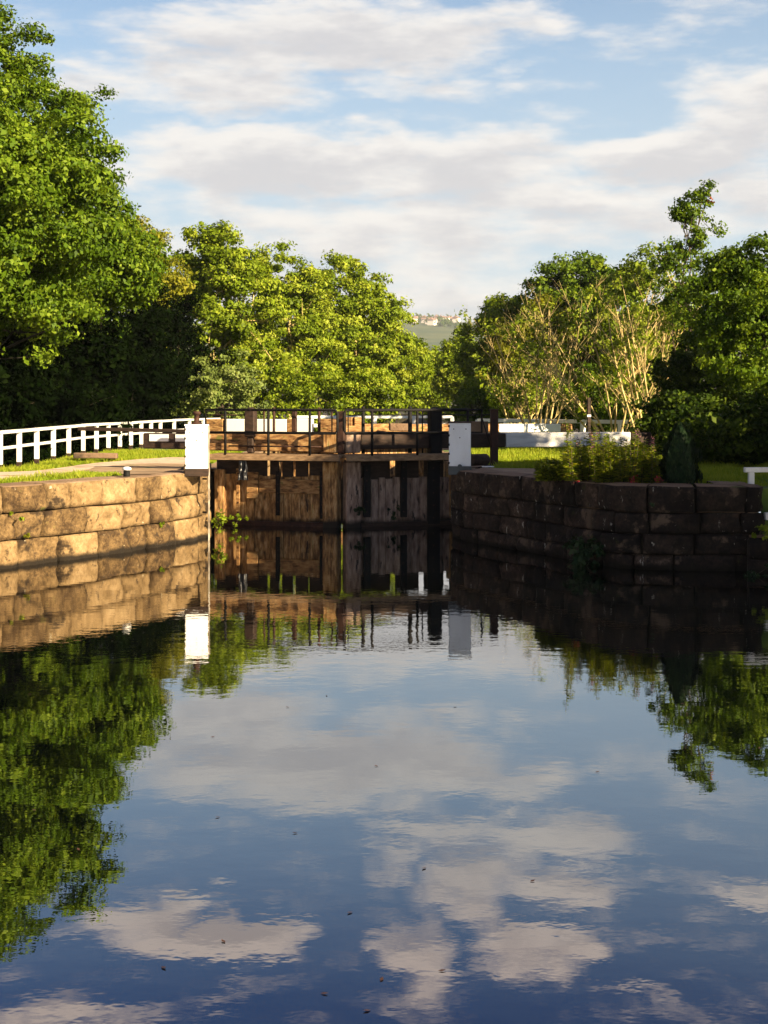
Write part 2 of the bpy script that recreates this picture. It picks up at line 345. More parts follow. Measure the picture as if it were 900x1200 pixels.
# ground sheet: constrained triangulation with the canal and the lock chamber left out
rp_in = [(p[0]+.12, p[1]+.35) for p in RP]
outl = [(-3500, -300), (-300, -120), (-60, -90), (-30.4, -20), (-15.4, 12), (-9.9, 17.2), (-7.5, 19.8), (-6.0, 21.5), (-5.05, 22.95), (-4.2, 24.5), (-3.65, 25.8), (-3.55, 29.6),
        (CL-.2, 29.7), (CL-.2, CEND+.5), (CL-1.5, 55), (CL-2, 150), (CR+2, 150), (CR+1.5, 55), (CR+.2, CEND+.5), (CR+.2, 29.7), (1.7, 29.6), (1.55, 26.5), (1.75, 25.45), (2.7, 23.75), (3.4, 22.1), (3.7, 21.45), (4.2, 21.25), (5.6, 21.15),
        (5.85, 21.2), (9, 20.6), (15, 16), (30, -20), (60, -90), (300, -120), (3500, -300), (3500, 3600), (-3500, 3600)]
vs = [Vector(p) for p in outl]; ne = len(vs); edges = [(i, (i+1) % ne) for i in range(ne)]
def inside(x, y):
    c = False; j = ne-1
    for i in range(ne):
        xi, yi = outl[i]; xj, yj = outl[j]
        if (yi > y) != (yj > y) and x < (xj-xi)*(y-yi)/(yj-yi)+xi: c = not c
        j = i
    return c
ex = list(np.arange(-24, 24.1, .8)); ey = list(np.arange(14, 62, .8))
for x in ex:
    for y in ey:
        if inside(x, y): vs.append(Vector((x+.01, y)))
for x in np.arange(-200, 201, 16):
    for y in np.arange(-60, 420, 16):
        if not (-25 < x < 25 and 13 < y < 63) and inside(x, y): vs.append(Vector((x, y)))
rv, re_, rf, _, _, _ = delaunay_2d_cdt(vs, edges, [list(range(ne))], 1, 1e-5)
me = bpy.data.meshes.new('ground')
me.from_pydata([(p.x, p.y, gz(p.x, p.y)) for p in rv], [], rf); me.update()
m, t, b = newmat('bank_soil_and_turf'); M['ground'] = m
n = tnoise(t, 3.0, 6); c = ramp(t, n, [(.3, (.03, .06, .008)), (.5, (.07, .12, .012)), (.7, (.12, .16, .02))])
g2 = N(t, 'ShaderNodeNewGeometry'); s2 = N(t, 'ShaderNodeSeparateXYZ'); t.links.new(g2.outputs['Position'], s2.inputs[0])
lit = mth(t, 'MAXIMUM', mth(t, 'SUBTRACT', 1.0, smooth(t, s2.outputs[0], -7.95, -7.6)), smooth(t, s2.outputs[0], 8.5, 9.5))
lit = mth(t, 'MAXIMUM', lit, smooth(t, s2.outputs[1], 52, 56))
c = mixc(t, lit, c, ramp(t, n, [(.3, (.012, .009, .005)), (.7, (.035, .028, .014))]))  # leaf litter, darkened further with the shade under the trees
t.links.new(c, b.inputs['Base Color']); b.inputs['Roughness'].default_value = .95; bump(t, b, n, .5, .05)
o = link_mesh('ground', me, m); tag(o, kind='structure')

# skirts that close the ground's edge to below the water, away from the walls
def skirt(pts, name):
    mb = bmesh.new(); a = [mb.verts.new((x, y, gz(x, y))) for x, y in pts]; b_ = [mb.verts.new((x, y, -2)) for x, y in pts]
    for i in range(len(pts)-1): mb.faces.new((a[i], a[i+1], b_[i+1], b_[i]))
    me = bpy.data.meshes.new(name); mb.to_mesh(me); mb.free(); tag(link_mesh(name, me, M['ground']), kind='structure')
skirt(outl[2:8], 'bank'); skirt(outl[27:33], 'bank'); skirt(outl[12:20], 'bank')

def sheet(name, pts, z, mat, kind='structure'):
    me = bpy.data.meshes.new(name); me.from_pydata([(x, y, z) for x, y in pts], [], [list(range(len(pts)))]); me.update()
    return tag(link_mesh(name, me, mat), kind=kind)
sheet('canal_water', [(-70, -95), (70, -95), (70, 28.9), (-70, 28.9)], 0, M['water'])
sheet('lock_water', [(-6, 29.0), (4, 29.0), (4, 155), (-6, 155)], -1.5, M['water'])

def draped(name, poly, mat, lift, step=.25):
    """a flat sheet that follows the ground"""
    xs = [p[0] for p in poly]; ys = [p[1] for p in poly]; n_ = len(poly)
    def ins(x, y):
        c = False; j = n_-1
        for i in range(n_):
            xi, yi = poly[i]; xj, yj = poly[j]
            if (yi > y) != (yj > y) and x < (xj-xi)*(y-yi)/(yj-yi)+xi: c = not c
            j = i
        return c
    v = [Vector(p) for p in poly]; e = [(i, (i+1) % n_) for i in range(n_)]
    for x in np.arange(min(xs), max(xs), step):
        for y in np.arange(min(ys), max(ys), step):
            if ins(x, y): v.append(Vector((x+.003, y+.002)))
    rv, _, rf, _, _, _ = delaunay_2d_cdt(v, e, [list(range(n_))], 1, 1e-6)
    me = bpy.data.meshes.new(name); me.from_pydata([(p.x, p.y, gz(p.x, p.y)+lift) for p in rv], [], rf); me.update()
    return tag(link_mesh(name, me, mat), kind='structure'), ins
def wob(pts, a=.12, seed=0, sub=6):
    out = []
    for i in range(len(pts)):
        p, q = Vector(pts[i]), Vector(pts[(i+1) % len(pts)])
        k = max(2, int((q-p).length/.25))
        for j in range(k):
            v = p.lerp(q, j/k); nz = mn.noise_vector(Vector((v.x*1.3, v.y*1.3, seed)))
            out.append((v.x+nz.x*a, v.y+nz.y*a))
    return out
PATH = wob([(-14, 20.6), (-8.6, 22.0), (-6.2, 23.0), (-5.66, 24.2), (-5.2, 25.7), (-5.0, 27.4), (-4.2, 29.6), (-4.2, 33), (-4.3, 35.5), (-5.4, 35.5), (-6.5, 32.5), (-6.9, 29.6), (-7.2, 27.2), (-9.0, 26.2), (-14, 25.6)], .12, 1)
PAVE = wob([(-3.75, 25.9), (-3.7, 29.0), (-3.75, 31.5), (-5.2, 31.8), (-6.1, 30.2), (-6.0, 27.6), (-5.3, 25.6), (-4.55, 24.6), (-4.1, 24.75)], .1, 2)
_, in_path = draped('path', PATH, M['path'], .030)
_, in_pave = draped('paving', PAVE, M['paving'], .038)
PAVR = wob([(1.72, 26.6), (1.75, 25.5), (2.35, 24.5), (2.9, 23.6), (3.6, 23.9), (3.5, 25.4), (3.1, 27.2), (1.9, 27.6)], .1, 3)
_, in_pavr = draped('paving', PAVR, M['paving'], .036)

# ---------------------------------------------------------------- stone walls
def wall(name, label, pts, courses, mat, capmat=None, capw=.55, bl=(.55, 1.15), seed=1, rough=.03, back=.5, cat='wall', bottom=-.5, capz=None, flip=False):
    """courses: z levels from the top down; every block has its own worn face, the top course is the coping"""
    rnd = random.Random(seed)
    P = [Vector((a, b_, 0)) for a, b_ in pts]
    cum = [0]
    for i in range(len(P)-1): cum.append(cum[-1]+(P[i+1]-P[i]).length)
    Lt = cum[-1]
    def ev(s):
        s = min(max(s, 0), Lt)
        for i in range(len(P)-1):
            if s <= cum[i+1] or i == len(P)-2:
                f = (s-cum[i])/(cum[i+1]-cum[i]); p = P[i].lerp(P[i+1], f); break
        def tang(k):
            k = max(0, min(len(P)-2, k)); return (P[k+1]-P[k]).normalized()
        t0 = tang(i)
        if f > .5: tt = t0.lerp(tang(i+1), (f-.5)) if i < len(P)-2 else t0
        else: tt = tang(i-1).lerp(t0, .5+f) if i > 0 else t0
        tt.normalize(); nn = Vector((tt.y, -tt.x, 0))
        return p, (-nn if flip else nn)
    root = empty(name, (P[0].x, P[0].y, 0), label, cat)
    for ci in range(len(courses)):
        z1 = courses[ci]; z0 = courses[ci+1] if ci+1 < len(courses) else bottom
        cap = ci == 0 and capmat is not None
        V = []; F = []; T = []
        s = -rnd.random()*.4
        while s < Lt:
            L = rnd.uniform(*bl); a, b_ = max(s, 0), min(s+L, Lt); s += L
            if b_-a < .12: continue
            ga = .010+rnd.random()*.016
            a += ga; b_ -= ga; top = z1-(0 if cap else .010); bot = z0+.010
            tin = rnd.random(); push = rnd.uniform(-.02, .03); tiltz = rnd.uniform(-.012, .012)
            prof = []           # (outward, z) along the profile
            hgt = top-bot; nv = max(4, int(hgt/.055))
            for k in range(nv+1):
                z = bot+hgt*k/nv; e = min(k, nv-k if not cap else 99)/nv
                prof.append((0 if e > 0 else -.02, z, min(1, e*5)))
            if cap:
                prof[-1] = (-.015, top-.012, 1)
                for k in range(1, 7): prof.append((-.03-capw*k/6, top, 1))
            prof = [(-.12, bot, 0)]+prof+([(-.12, top, 0)] if not cap else [])
            nu = max(4, int((b_-a)/.055)); base_i = len(V)
            for iu in range(-1, nu+2):
                fu = min(max(iu/nu, 0), 1); p, nn = ev(a+(b_-a)*fu)
                edge = min(fu, 1-fu)*nu
                for (o_, z, e) in prof:
                    q = Vector((p.x, p.y, z))
                    rr = rough*(.4+.6*e)
                    dsp = mn.fractal(Vector((q.x*2.2, q.y*2.2, z*2.8+seed)), .8, 2.1, 4)*rr+mn.noise(Vector((q.x*9, q.y*9, z*9)))*rr*.4
                    flat = o_ < -.05 and cap
                    if edge == 0 and not flat: o_ -= .02
                    if iu in (-1, nu+1): o_ = min(o_, -.12) if not flat else o_
                    zz = z+tiltz*(fu-.5)
                    if flat: zz += mn.noise(Vector((q.x*1.2, q.y*1.2, -o_*4)))*.012-(.05 if iu in (-1, nu+1) else 0)
                    else: zz += (mn.noise(Vector((q.x*.55, q.y*.55, z*1.3+seed)))*.045 if z < courses[0]-.2 and z > .08 else 0)+mn.noise(Vector((q.x*3, q.y*3, z*3+5)))*.008
                    r_ = q+nn*(o_+(push+dsp if not flat else 0)); V.append((r_.x, r_.y, zz))
            m_ = len(prof)
            for iu in range(nu+2):
                for k in range(m_-1):
                    i0 = base_i+iu*m_+k; F.append((i0, i0+m_, i0+m_+1, i0+1)); T.append(tin)
        if not F: continue
        me = np_mesh('course', np.array(V), np.array(F), {'tint': ('FACE', np.array(T))})
        for pl in me.polygons: pl.use_smooth = True
        mm = [mat]
        nm = 'coping' if cap else 'stone_course'
        ob = link_mesh(nm, me, mm, root)
        if cap:
            me.materials.append(capmat)
            mi = np.zeros(len(me.polygons), dtype=np.int32)
            nz = np.empty(len(me.polygons)*3, dtype=np.float32); me.polygons.foreach_get('normal', nz)
            mi[np.abs(nz[2::3]) > .8] = 1; me.polygons.foreach_set('material_index', mi)
    # core behind the joints
    mb = bmesh.new(); rows = []
    K = max(8, int(Lt/.4))
    for k in range(K+1):
        p, nn = ev(Lt*k/K)
        a_, c_ = p-nn*.17, p-nn*back; zt = courses[0]-.05
        rows.append([mb.verts.new((a_.x, a_.y, bottom)), mb.verts.new((a_.x, a_.y, zt)), mb.verts.new((c_.x, c_.y, zt)), mb.verts.new((c_.x, c_.y, bottom))])
    for k in range(K):
        for j in range(3): mb.faces.new((rows[k][j], rows[k+1][j], rows[k+1][j+1], rows[k][j+1]))
    mb.faces.new(rows[0]); mb.faces.new(rows[-1][::-1])
    me = bpy.data.meshes.new('core'); mb.to_mesh(me); mb.free(); link_mesh('core', me, M['mortar'], root)
    return root
wall('canal_wall', 'golden brown sandstone canal wall curving round on the left bank', [(-12, 14.6), (-9.5, 17.0)]+LP[4:],
     [1.225, .82, .40], M['stone_l'], M['cope'], .62, seed=3, rough=.085, back=.6, bl=(.42, .95))
wall('canal_wall', 'shade-dark sandstone canal wall on the shaded right bank', RP+[(5.62, 21.1), (5.66, 22.2)],
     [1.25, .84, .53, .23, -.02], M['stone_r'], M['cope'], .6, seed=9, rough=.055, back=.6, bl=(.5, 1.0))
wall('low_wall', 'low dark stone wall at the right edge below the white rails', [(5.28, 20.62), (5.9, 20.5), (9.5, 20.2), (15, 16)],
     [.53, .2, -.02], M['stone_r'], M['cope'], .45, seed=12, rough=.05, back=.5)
wall('quoin_wall', 'narrow lock entrance wall of upright stones beside the left gate', [(-3.24, 26.12), (-3.36, 27.0), (-3.52, 28.3), (-3.55, 29.2)],
     [1.24, .75, .3, -.02], M['stone_l'], M['cope'], .4, seed=21, rough=.04, bl=(.25, .5))
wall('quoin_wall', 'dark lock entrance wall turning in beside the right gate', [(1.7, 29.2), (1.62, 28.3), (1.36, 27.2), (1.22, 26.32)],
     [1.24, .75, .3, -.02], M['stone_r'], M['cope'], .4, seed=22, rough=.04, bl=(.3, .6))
wall('chamber_wall', 'stone side wall of the lock chamber behind the left gate', [(CL, 29.25), (CL, CEND)], [1.1, .6, .1, -.4, -.9], M['stone_l'], M['cope'], .5, seed=31, rough=.03, bottom=-1.9)
wall('chamber_wall', 'stone side wall of the lock chamber behind the right gate', [(CR, CEND), (CR, 29.25)], [1.15, .6, .1, -.4, -.9], M['stone_l'], M['cope'], .5, seed=32, rough=.03, bottom=-1.9)

# ---------------------------------------------------------------- lock gates
def gate_leaf(name, label, H_, M_, left):
    d = (M_-H_).normalized(); n = Vector((d.y, -d.x, 0))
    if n.y > 0: n = -n
    ang = math.atan2(d.y, d.x); Lf = (M_-H_).length
    root = empty(name, (H_.x, H_.y, 0), label, 'lock gate')
    def pt(px, off=0.0):                 # where the sight line of photo column px meets the leaf's plane shifted by off towards the camera
        k = (px-450)/FP; o_ = H_+n*off
        # (o+d*t).x = k*(o+d*t).y
        tt = (k*o_.y-o_.x)/(d.x-k*d.y); return o_+d*tt
    def up(mb, px, y0, y1, w, t_, off, **k):
        q = pt(px, off); mb.upright(q.x, q.y, zat(y1, q.y), zat(y0, q.y), w, t_, ang, **k)
    sg = 1 if left else -1
    # planking
    mb = MB(); a0, a1 = .16, Lf-.36; s = a0; k = 0; rnd = random.Random(5 if left else 6)
    while s < a1-.03:
        w = min(rnd.uniform(.13, .2), a1-s); q = H_+d*(s+w/2)+n*rnd.uniform(.0, .018)
        mb.upright(q.x, q.y, -.5, 1.02-(.0 if left else .05)+rnd.uniform(-.045, .015), w-.008, .09, ang); s += w
    mb.build('planking', M['oak_lit'] if left else M['oak_grey'], root, bevel=.006, jit=.006)
    # heel post, mitre posts
    mb = MB(); q = H_+d*.1; mb.upright(q.x, q.y, -.5, 1.12, .22, .26, ang); mb.build('heel_post', M['oak_lit'], root, bevel=.02)
    mb = MB(); q = H_+d*(Lf-.18)+n*.05; mb.upright(q.x, q.y, -.5, 1.30, .31, .26, ang); mb.upright(q.x, q.y, 1.47, 1.86, .31, .22, ang)
    mb.build('mitre_post', M['oak_lit'] if left else M['oak_grey'], root, bevel=.02, jit=.008)
    # rails of the frame behind and before the planking
    mb = MB(); a, b_ = H_+d*.2-n*.12, H_+d*(Lf-.3)-n*.12
    for z in (.2, .78): mb.beam((a.x, a.y, z), (b_.x, b_.y, z), .14, .22)
    mb.build('frame', M['oak_dark'], root, bevel=.01)
    if left:
        mb = MB(); a, b_ = pt(304, .08), pt(375, .08); mb.beam((a.x, a.y, .80), (b_.x, b_.y, .79), .06, .28); mb.build('cross_rail', M['oak_beam'], root, bevel=.012, jit=.01)
        mb = MB(); up(mb, 296, 553, 584, .25, .07, .085); mb.build('paddle_board', M['oak_beam'], root, bevel=.01, jit=.006)
    # bottom sill covered in weed line
    mb = MB(); a, b_ = H_+d*.02+n*.10, H_+d*(Lf-.02)+n*.10; mb.beam((a.x, a.y, .0), (b_.x, b_.y, .0), .12, .20); mb.build('bottom_rail', M['rust'] if left else M['oak_dark'], root, bevel=.03, jit=.03)
    # close boarding under the walkway with open slots
    slots = [(315, .07), (329, .08), (345, .07), (362, .03)] if left else [(460, .12), (474.5, .025), (493.5, .12), (523, .14)]
    sl_ = sorted([((pt(px, -.02)-H_).dot(d), w) for px, w in slots]); mb = MB(); s = .0
    for c_, w in sl_+[(Lf-.05, 0)]:
        e_ = c_-w/2
        if e_-s > .02:
            q = H_+d*((s+e_)/2)-n*.02; mb.upright(q.x, q.y, .9, 1.34, e_-s, .06, ang)
        s = c_+w/2
    mb.build('upper_boards', M['oak_dark'], root, bevel=.004)
    # iron straps
    def bolts(px, y0, y1, par, o_):
        for k in range(5):
            q = pt(px, o_); z = zat(y0+(y1-y0)*(k+.5)/5, q.y); mb = MB()
            mb.tube([(q.x, q.y, z), (q.x+n.x*.015, q.y+n.y*.015, z)], .016, 8); mb.build('bolt', M['rust'], par)
    if left:
        for px, w, y0, y1 in ((279, .07, 549, 606), (325.5, .085, 552, 604), (377, .075, 553, 608)):
            mb = MB(); up(mb, px, y0, y1, w, .03, .14); st = mb.build('iron_strap', M['iron'] if px > 300 else M['oak_beam'], root, bevel=.004); bolts(px, y0, y1, st, .158)
    else:
        for px, w, y0, y1 in ((430, .14, 545, 606), (473, .13, 541, 606), (508, .26, 541, 614)):
            mb = MB(); up(mb, px, y0, y1, w, .06, .14); st = mb.build('iron_strap', M['iron'], root, bevel=.006); bolts(px, y0, y1, st, .172)
    # walkway
    mb = MB()
    a, b_ = (pt(247, .42), pt(400.5, .42)) if left else (pt(403.5, .42), pt(549, .42))
    for r_, (o_, w) in enumerate(((.0, .23), (-.235, .22), (-.46, .21))):
        p0, p1 = a+n*o_, b_+n*o_
        mb.beam((p0.x, p0.y, 1.415), (p1.x, p1.y, 1.415), w, .06)
    f0, f1 = a+n*.125, b_+n*.125
    mb.beam((f0.x, f0.y, 1.378), (f1.x, f1.y, 1.378), .05, .10)
    mb.build('walkway', M['walk'], root, bevel=.006, jit=.006)
    for f in (.12, .5, .88):
        mb = MB(); p = a.lerp(b_, f); mb.beam((p.x-n.x*.5, p.y-n.y*.5, 1.31), (p.x, p.y, 1.33), .06, .06)
        mb.build('bracket', M['iron'], root, bevel=.004)
    # handrails
    off = .52; T = zat(480.5, 27.9); Md = zat(507.5, 27.9)
    mb = MB()
    def rail(x0, x1, z, o_=off, r_=.02): p, q = pt(x0, o_), pt(x1, o_); mb.tube([(p.x, p.y, z), (q.x, q.y, z)], r_)
    def post(px, z0, z1, o_=off, r_=.026): p = pt(px, o_); mb.tube([(p.x, p.y, z0), (p.x, p.y, z1)], r_)
    if left:
        p = [pt(241, off), pt(393, off), pt(395.5, off)]
        mb.tube([(p[0].x, p[0].y, Md), (p[0].x, p[0].y, T), (p[1].x, p[1].y, T), (p[2].x, p[2].y, T-.06), (p[2].x, p[2].y, Md+.06), (p[1].x, p[1].y, Md), (p[0].x, p[0].y, Md)], .027)
        for px in (264, 314.5, 363): post(px, 1.40, T)
        mb.build('handrail', M['iron'], root)
        mb = MB(); o2 = -.05
        rail(240, 293, zat(486.5, 28.6), o2, .014); rail(316, 392, zat(481, 28.5), o2, .016)
        for px, r_ in ((309.5, .017), (321, .028), (374, .03), (389, .014)): post(px, 1.45, T+(.05 if r_ > .02 else 0), o2, r_)
        rail(268, 392, zat(523, 28.5), .12, .016)
        mb.build('rear_handrail', M['rust'], root)
    else:
        p = [pt(405, off), pt(403.3, off), pt(548, off)]
        mb.tube([(p[2].x, p[2].y, T), (p[0].x, p[0].y, T), (p[1].x, p[1].y, T-.06), (p[1].x, p[1].y, Md+.06), (p[0].x, p[0].y, Md), (p[2].x, p[2].y, Md), (p[2].x, p[2].y, T)], .03)
        for px in (436, 489): post(px, 1.40, T)
        q0, q1 = pt(548, off), pt(564.5, off)
        mb.tube([(q0.x, q0.y, T), (q1.x, q1.y, T), (q1.x, q1.y, Md), (q0.x, q0.y, Md)], .022)
        mb.build('handrail', M['iron'], root)
        mb = MB(); o2 = -.05
        for px, r_ in ((408, .012), (425.5, .035), (480.5, .042), (495, .014)): post(px, 1.45, T+(.07 if r_ > .03 else 0), o2, r_)
        rail(408, 575, zat(486.5, 28.6), o2, .012)
        mb.build('rear_handrail', M['iron'], root)
    # mitre top block and paddle posts
    mb = MB()
    if left:
        q = pt(400.3, .1); mb.upright(q.x, q.y, 1.46, 2.30, .155, .15, ang); mb.build('post_top', M['rust'], root, bevel=.02)
        mb = MB(); up(mb, 294, 481, 512, .21, .2, .05); q = pt(294, .05); mb.tube([(q.x, q.y, zat(482, 28.5)), (q.x, q.y, zat(479, 28.5)), (q.x, q.y, zat(477.3, 28.5))], [.105, .09, .03], 12)
        up(mb, 294, 507, 531, .13, .12, .05)
        mb.build('paddle_post', M['oak_dark'], root, bevel=.02)
        mb = MB(); up(mb, 345, 479, 506, .09, .09, -.2); mb.build('paddle_rod', M['rust'], root, bevel=.01)
    else:
        up(mb, 509.5, 481, 543, .25, .22, .03); q = pt(509.5, .03); mb.tube([(q.x, q.y, zat(482, 28.5)), (q.x, q.y, zat(479, 28.5)), (q.x, q.y, zat(477, 28.5))], [.125, .11, .04], 12)
        mb.build('paddle_post', M['iron'], root, bevel=.02)
    # balance beam
    if left:
        a, b_ = pt(397, -.14), pt(238, -.14); zc = (zat(508, 28.6)+zat(530, 28.6))/2
        mb = MB(); mb.beam((a.x, a.y, zc), (b_.x, b_.y, zc+.01), .3, .36); bo = mb.build('balance_beam', M['oak_beam'], root, bevel=.02, jit=.012)
        c_ = pt(171, -.14); mb = MB(); mb.beam((b_.x, b_.y, zc+.01), (c_.x, c_.y, zc+.02), .3, .32); mb.build('beam_end', M['oak_dark'], bo, bevel=.02)
        for x0, x1 in ((175, 197.5), (205.5, 217), (238, 246)):
            p, q = pt(x0, .02), pt(x1, .02); mb = MB(); mb.beam((p.x, p.y, zc+.085), (q.x, q.y, zc+.085), .012, .145); mb.build('painted_band', M['white_clean'], bo, bevel=.002)
        p, q = pt(92, -.14), pt(243, -.14); mb = MB(); mb.beam((p.x, p.y, zat(502.5, p.y)), (q.x, q.y, zc+.215), .09, .075); mb.build('lever_bar', M['oak_dark'], bo, bevel=.01)
    else:
        zc = (zat(508, 29.2)+zat(523.5, 29.2))/2
        a, b_, c_, e_ = pt(420, -.14), pt(589.5, -.14), pt(735, -.14), pt(760, -.14)
        mb = MB(); mb.beam((a.x, a.y, zc-.02), (b_.x, b_.y, zc), .32, .30, h2=.28); bo = mb.build('balance_beam', M['oak_dark'], root, bevel=.02, jit=.012)
        mb = MB(); mb.beam((b_.x, b_.y, zc), (c_.x, c_.y, zc-.01), .33, .30); mb.build('painted_section', M['white_old'], bo, bevel=.012)  # greyer white paint, standing in part for the shade on this beam
        mb = MB(); mb.beam((c_.x, c_.y, zc-.01), (e_.x, e_.y, zc-.02), .32, .31); mb.build('beam_end', M['oak_dark'], bo, bevel=.03)
    return root
gate_leaf('lock_gate', 'sunlit brown timber lock gate leaf on the left with iron handrail', HL, MI, True)
gate_leaf('lock_gate', 'shaded lock gate leaf on the right with long white painted balance beam', HR, MI+Vector((.02, 0, 0)), False)

# lower gates at the far end of the chamber
def far_leaf(H_, M_, left, label):
    d = (M_-H_).normalized(); n = Vector((d.y, -d.x, 0)); n = n if n.y < 0 else -n
    ang = math.atan2(d.y, d.x); Lf = (M_-H_).length; root = empty('lock_gate', (H_.x, H_.y, -1.5), label, 'lock gate')
    mb = MB(); s = .1
    while s < Lf-.2:
        q = H_+d*(s+.1); mb.upright(q.x, q.y, -1.8, 1.12, .19, .09, ang); s += .2
    mb.build('planking', M['oak_lit'], root, bevel=.006)
    mb = MB(); q = H_+d*(Lf-.1); mb.upright(q.x, q.y, -1.8, 2.0, .22, .25, ang); mb.build('mitre_post', M['oak_beam'], root)
    def pt(px): k = (px-450)/FP; o_ = H_-n*.0; tt = (k*o_.y-o_.x)/(d.x-k*d.y); return o_+d*tt
    if left: xs = [(404, 376, 'oak_beam'), (366, 347, 'white_clean'), (347, 338, 'oak_beam'), (338, 265, 'white_clean'), (263, 243, 'oak_beam')]; yy = (491, 506.5)
    else: xs = [(425, 470, 'oak_beam'), (470, 583, 'oak_beam'), (583, 655, 'white_clean'), (655, 669, 'oak_beam')]; yy = (496.5, 506)
    bo = None
    for i, (x0, x1, mt) in enumerate(xs):
        p, q = pt(x0), pt(x1); mb = MB(); z = (zat(yy[0], q.y)+zat(yy[1], q.y))/2; h = (yy[1]-yy[0])/FP*q.y
        mb.beam((p.x, p.y, z), (q.x, q.y, z), .3, h)
        ob = mb.build('balance_beam' if bo is None else 'beam_section', M[mt], root if bo is None else bo, bevel=.015)
        bo = bo or ob
    mb = MB(); p, q = H_+n*.3, M_+n*.3; mb.beam((p.x, p.y, 1.2), (q.x, q.y, 1.2), .4, .07); mb.build('walkway', M['walk'], root)
far_leaf(Vector((-3.3, 44.6, 0)), Vector((-.97, 43.9, 0)), True, 'far lower lock gate leaf behind the handrail with white balance beam')
far_leaf(Vector((1.4, 44.6, 0)), Vector((-.93, 43.9, 0)), False, 'far lower lock gate leaf on the right with white beam above the grass')

# ---------------------------------------------------------------- lockside furniture
def gear_box(px, y0, y1, Y, w, label, mat, rot, spindle):
    c = at(px, 0, Y); root = empty('paddle_gear_box', (c.x, Y, 1.2), label, 'metal box')
    zt, zb = zat(y0, Y), zat(y1, Y)
    mb = MB(); mb.upright(c.x, Y, zb, zt, w, .3, rot); bd = mb.build('casing', mat, root, bevel=.006)
    mb = MB(); mb.upright(c.x, Y, zt, zt+.025, w+.03, .33, rot); mb.build('lid', mat if spindle else M['rust'], root, bevel=.004)
    d = Vector((math.cos(rot), math.sin(rot), 0)); n = Vector((d.y, -d.x, 0))
    for k in range(5):
        q = Vector((c.x, Y, 0))-d*(w/2-.0)+n*.152; z = zb+.06+(zt-zb-.12)*k/4
        mb = MB(); mb.beam((q.x, q.y, z-.02), (q.x, q.y, z+.02), .03, .012); mb.build('hinge', M['iron'], bd, bevel=0)
    for u, v in ((-.28, .86), (.28, .86), (0, .66)):
        q = Vector((c.x, Y, 0))+d*w*u+n*.15; z = zb+(zt-zb)*v
        mb = MB(); mb.tube([(q.x, q.y, z), (q.x+n.x*.012, q.y+n.y*.012, z)], .011, 8); mb.build('bolt_head', M['rust'], bd)
    mb = MB(); mb.upright(c.x, Y, 1.16, zb, w+.03, .34, rot); mb.build('base', M['rubber'] if not spindle else M['oak_dark'], root, bevel=.012, jit=.01)
    if spindle:
        mb = MB(); mb.tube([(c.x, Y, zt), (c.x, Y, zt+.06), (c.x, Y, zt+.07), (c.x, Y, zt+.2), (c.x, Y, zt+.21), (c.x, Y, zt+.26)], [.11, .09, .05, .045, .075, .06], 12)
        mb.build('spindle', M['rust'], root)
    else:
        q = Vector((c.x, Y, 0))+n*.15; mb = MB(); mb.tube([(q.x, q.y, zb+.0), (q.x+n.x*.05, q.y+n.y*.05, zb)], .04, 10); mb.build('padlock_cover', M['rubber'], root)
    return root
gear_box(230.5, 499, 549, 25.4, .40, 'bright white paddle gear box with rusty spindle, on the sunny left wall', M['white_clean'], R(6), True)
gear_box(539, 495.5, 546, 25.9, .395, 'greyish white paddle gear box on black base, on the shaded right wall', M['white_clean'], R(-4), False)
# white guard strip beside the left box running down to the water
q = at(244.8, 0, 25.55); root = empty('guard_strip', (q.x, q.y, 0), 'thin white strip running down the left wall corner beside the white box', 'pole')
mb = MB(); mb.upright(q.x, q.y, -.3, 2.06, .03, .05, .1); mb.build('strip', M['peeling'], root, bevel=.004)
for z in (.5, 1.1, 1.9):
    mb = MB(); mb.beam((q.x-.04, q.y+.0, z), (q.x-.12, q.y+.08, z), .02, .03); mb.build('clip', M['iron'], root, bevel=0)
# bollard
q = at(148.5, 558, 24.15); root = empty('mooring_bollard', (q.x, q.y, 1.2), 'short black mooring post with a white top on the left coping', 'bollard')
mb = MB(); mb.tube([(q.x, q.y, 1.15), (q.x, q.y, 1.33)], [.06, .055], 14); mb.build('post', M['iron'], root)
mb = MB(); mb.tube([(q.x, q.y, 1.325), (q.x, q.y, 1.335), (q.x, q.y, 1.37), (q.x, q.y, 1.385)], [.055, .078, .072, .03], 14); mb.build('cap', M['white_clean'], root)
# dark post on the right with a stay
q = at(579, 0, 29.0); root = empty('gate_anchor_post', (q.x, q.y, 1.15), 'dark red brown square post behind the right balance beam', 'post')
mb = MB(); mb.upright(q.x, 29.0, 1.1, 2.31, .15, .15, .1); mb.upright(q.x, 29.0, 2.31, 2.335, .18, .18, .1); mb.build('post', M['rust'], root, bevel=.012)
mb = MB(); a = at(565, 490, 29.1); mb.tube([a, (q.x-.05, 29.05, 1.5)], .012); mb.build('stay', M['iron'], root)
q = at(690, 0, 33.5); mb = MB(); root = empty('marker_pole', (q.x, q.y, 1.15), 'tall dark wooden pole standing behind the white balance beam', 'pole')
mb.upright(q.x, q.y, 1.1, zat(466, 33.5), .075, .06, .2); mb.build('shaft', M['oak_dark'], root, bevel=.006)
mb = MB(); mb.upright(q.x, q.y-.04, zat(488.5, 33.5), zat(486, 33.5), .09, .02, .2); mb.build('white_plate', M['white'], root, bevel=0)
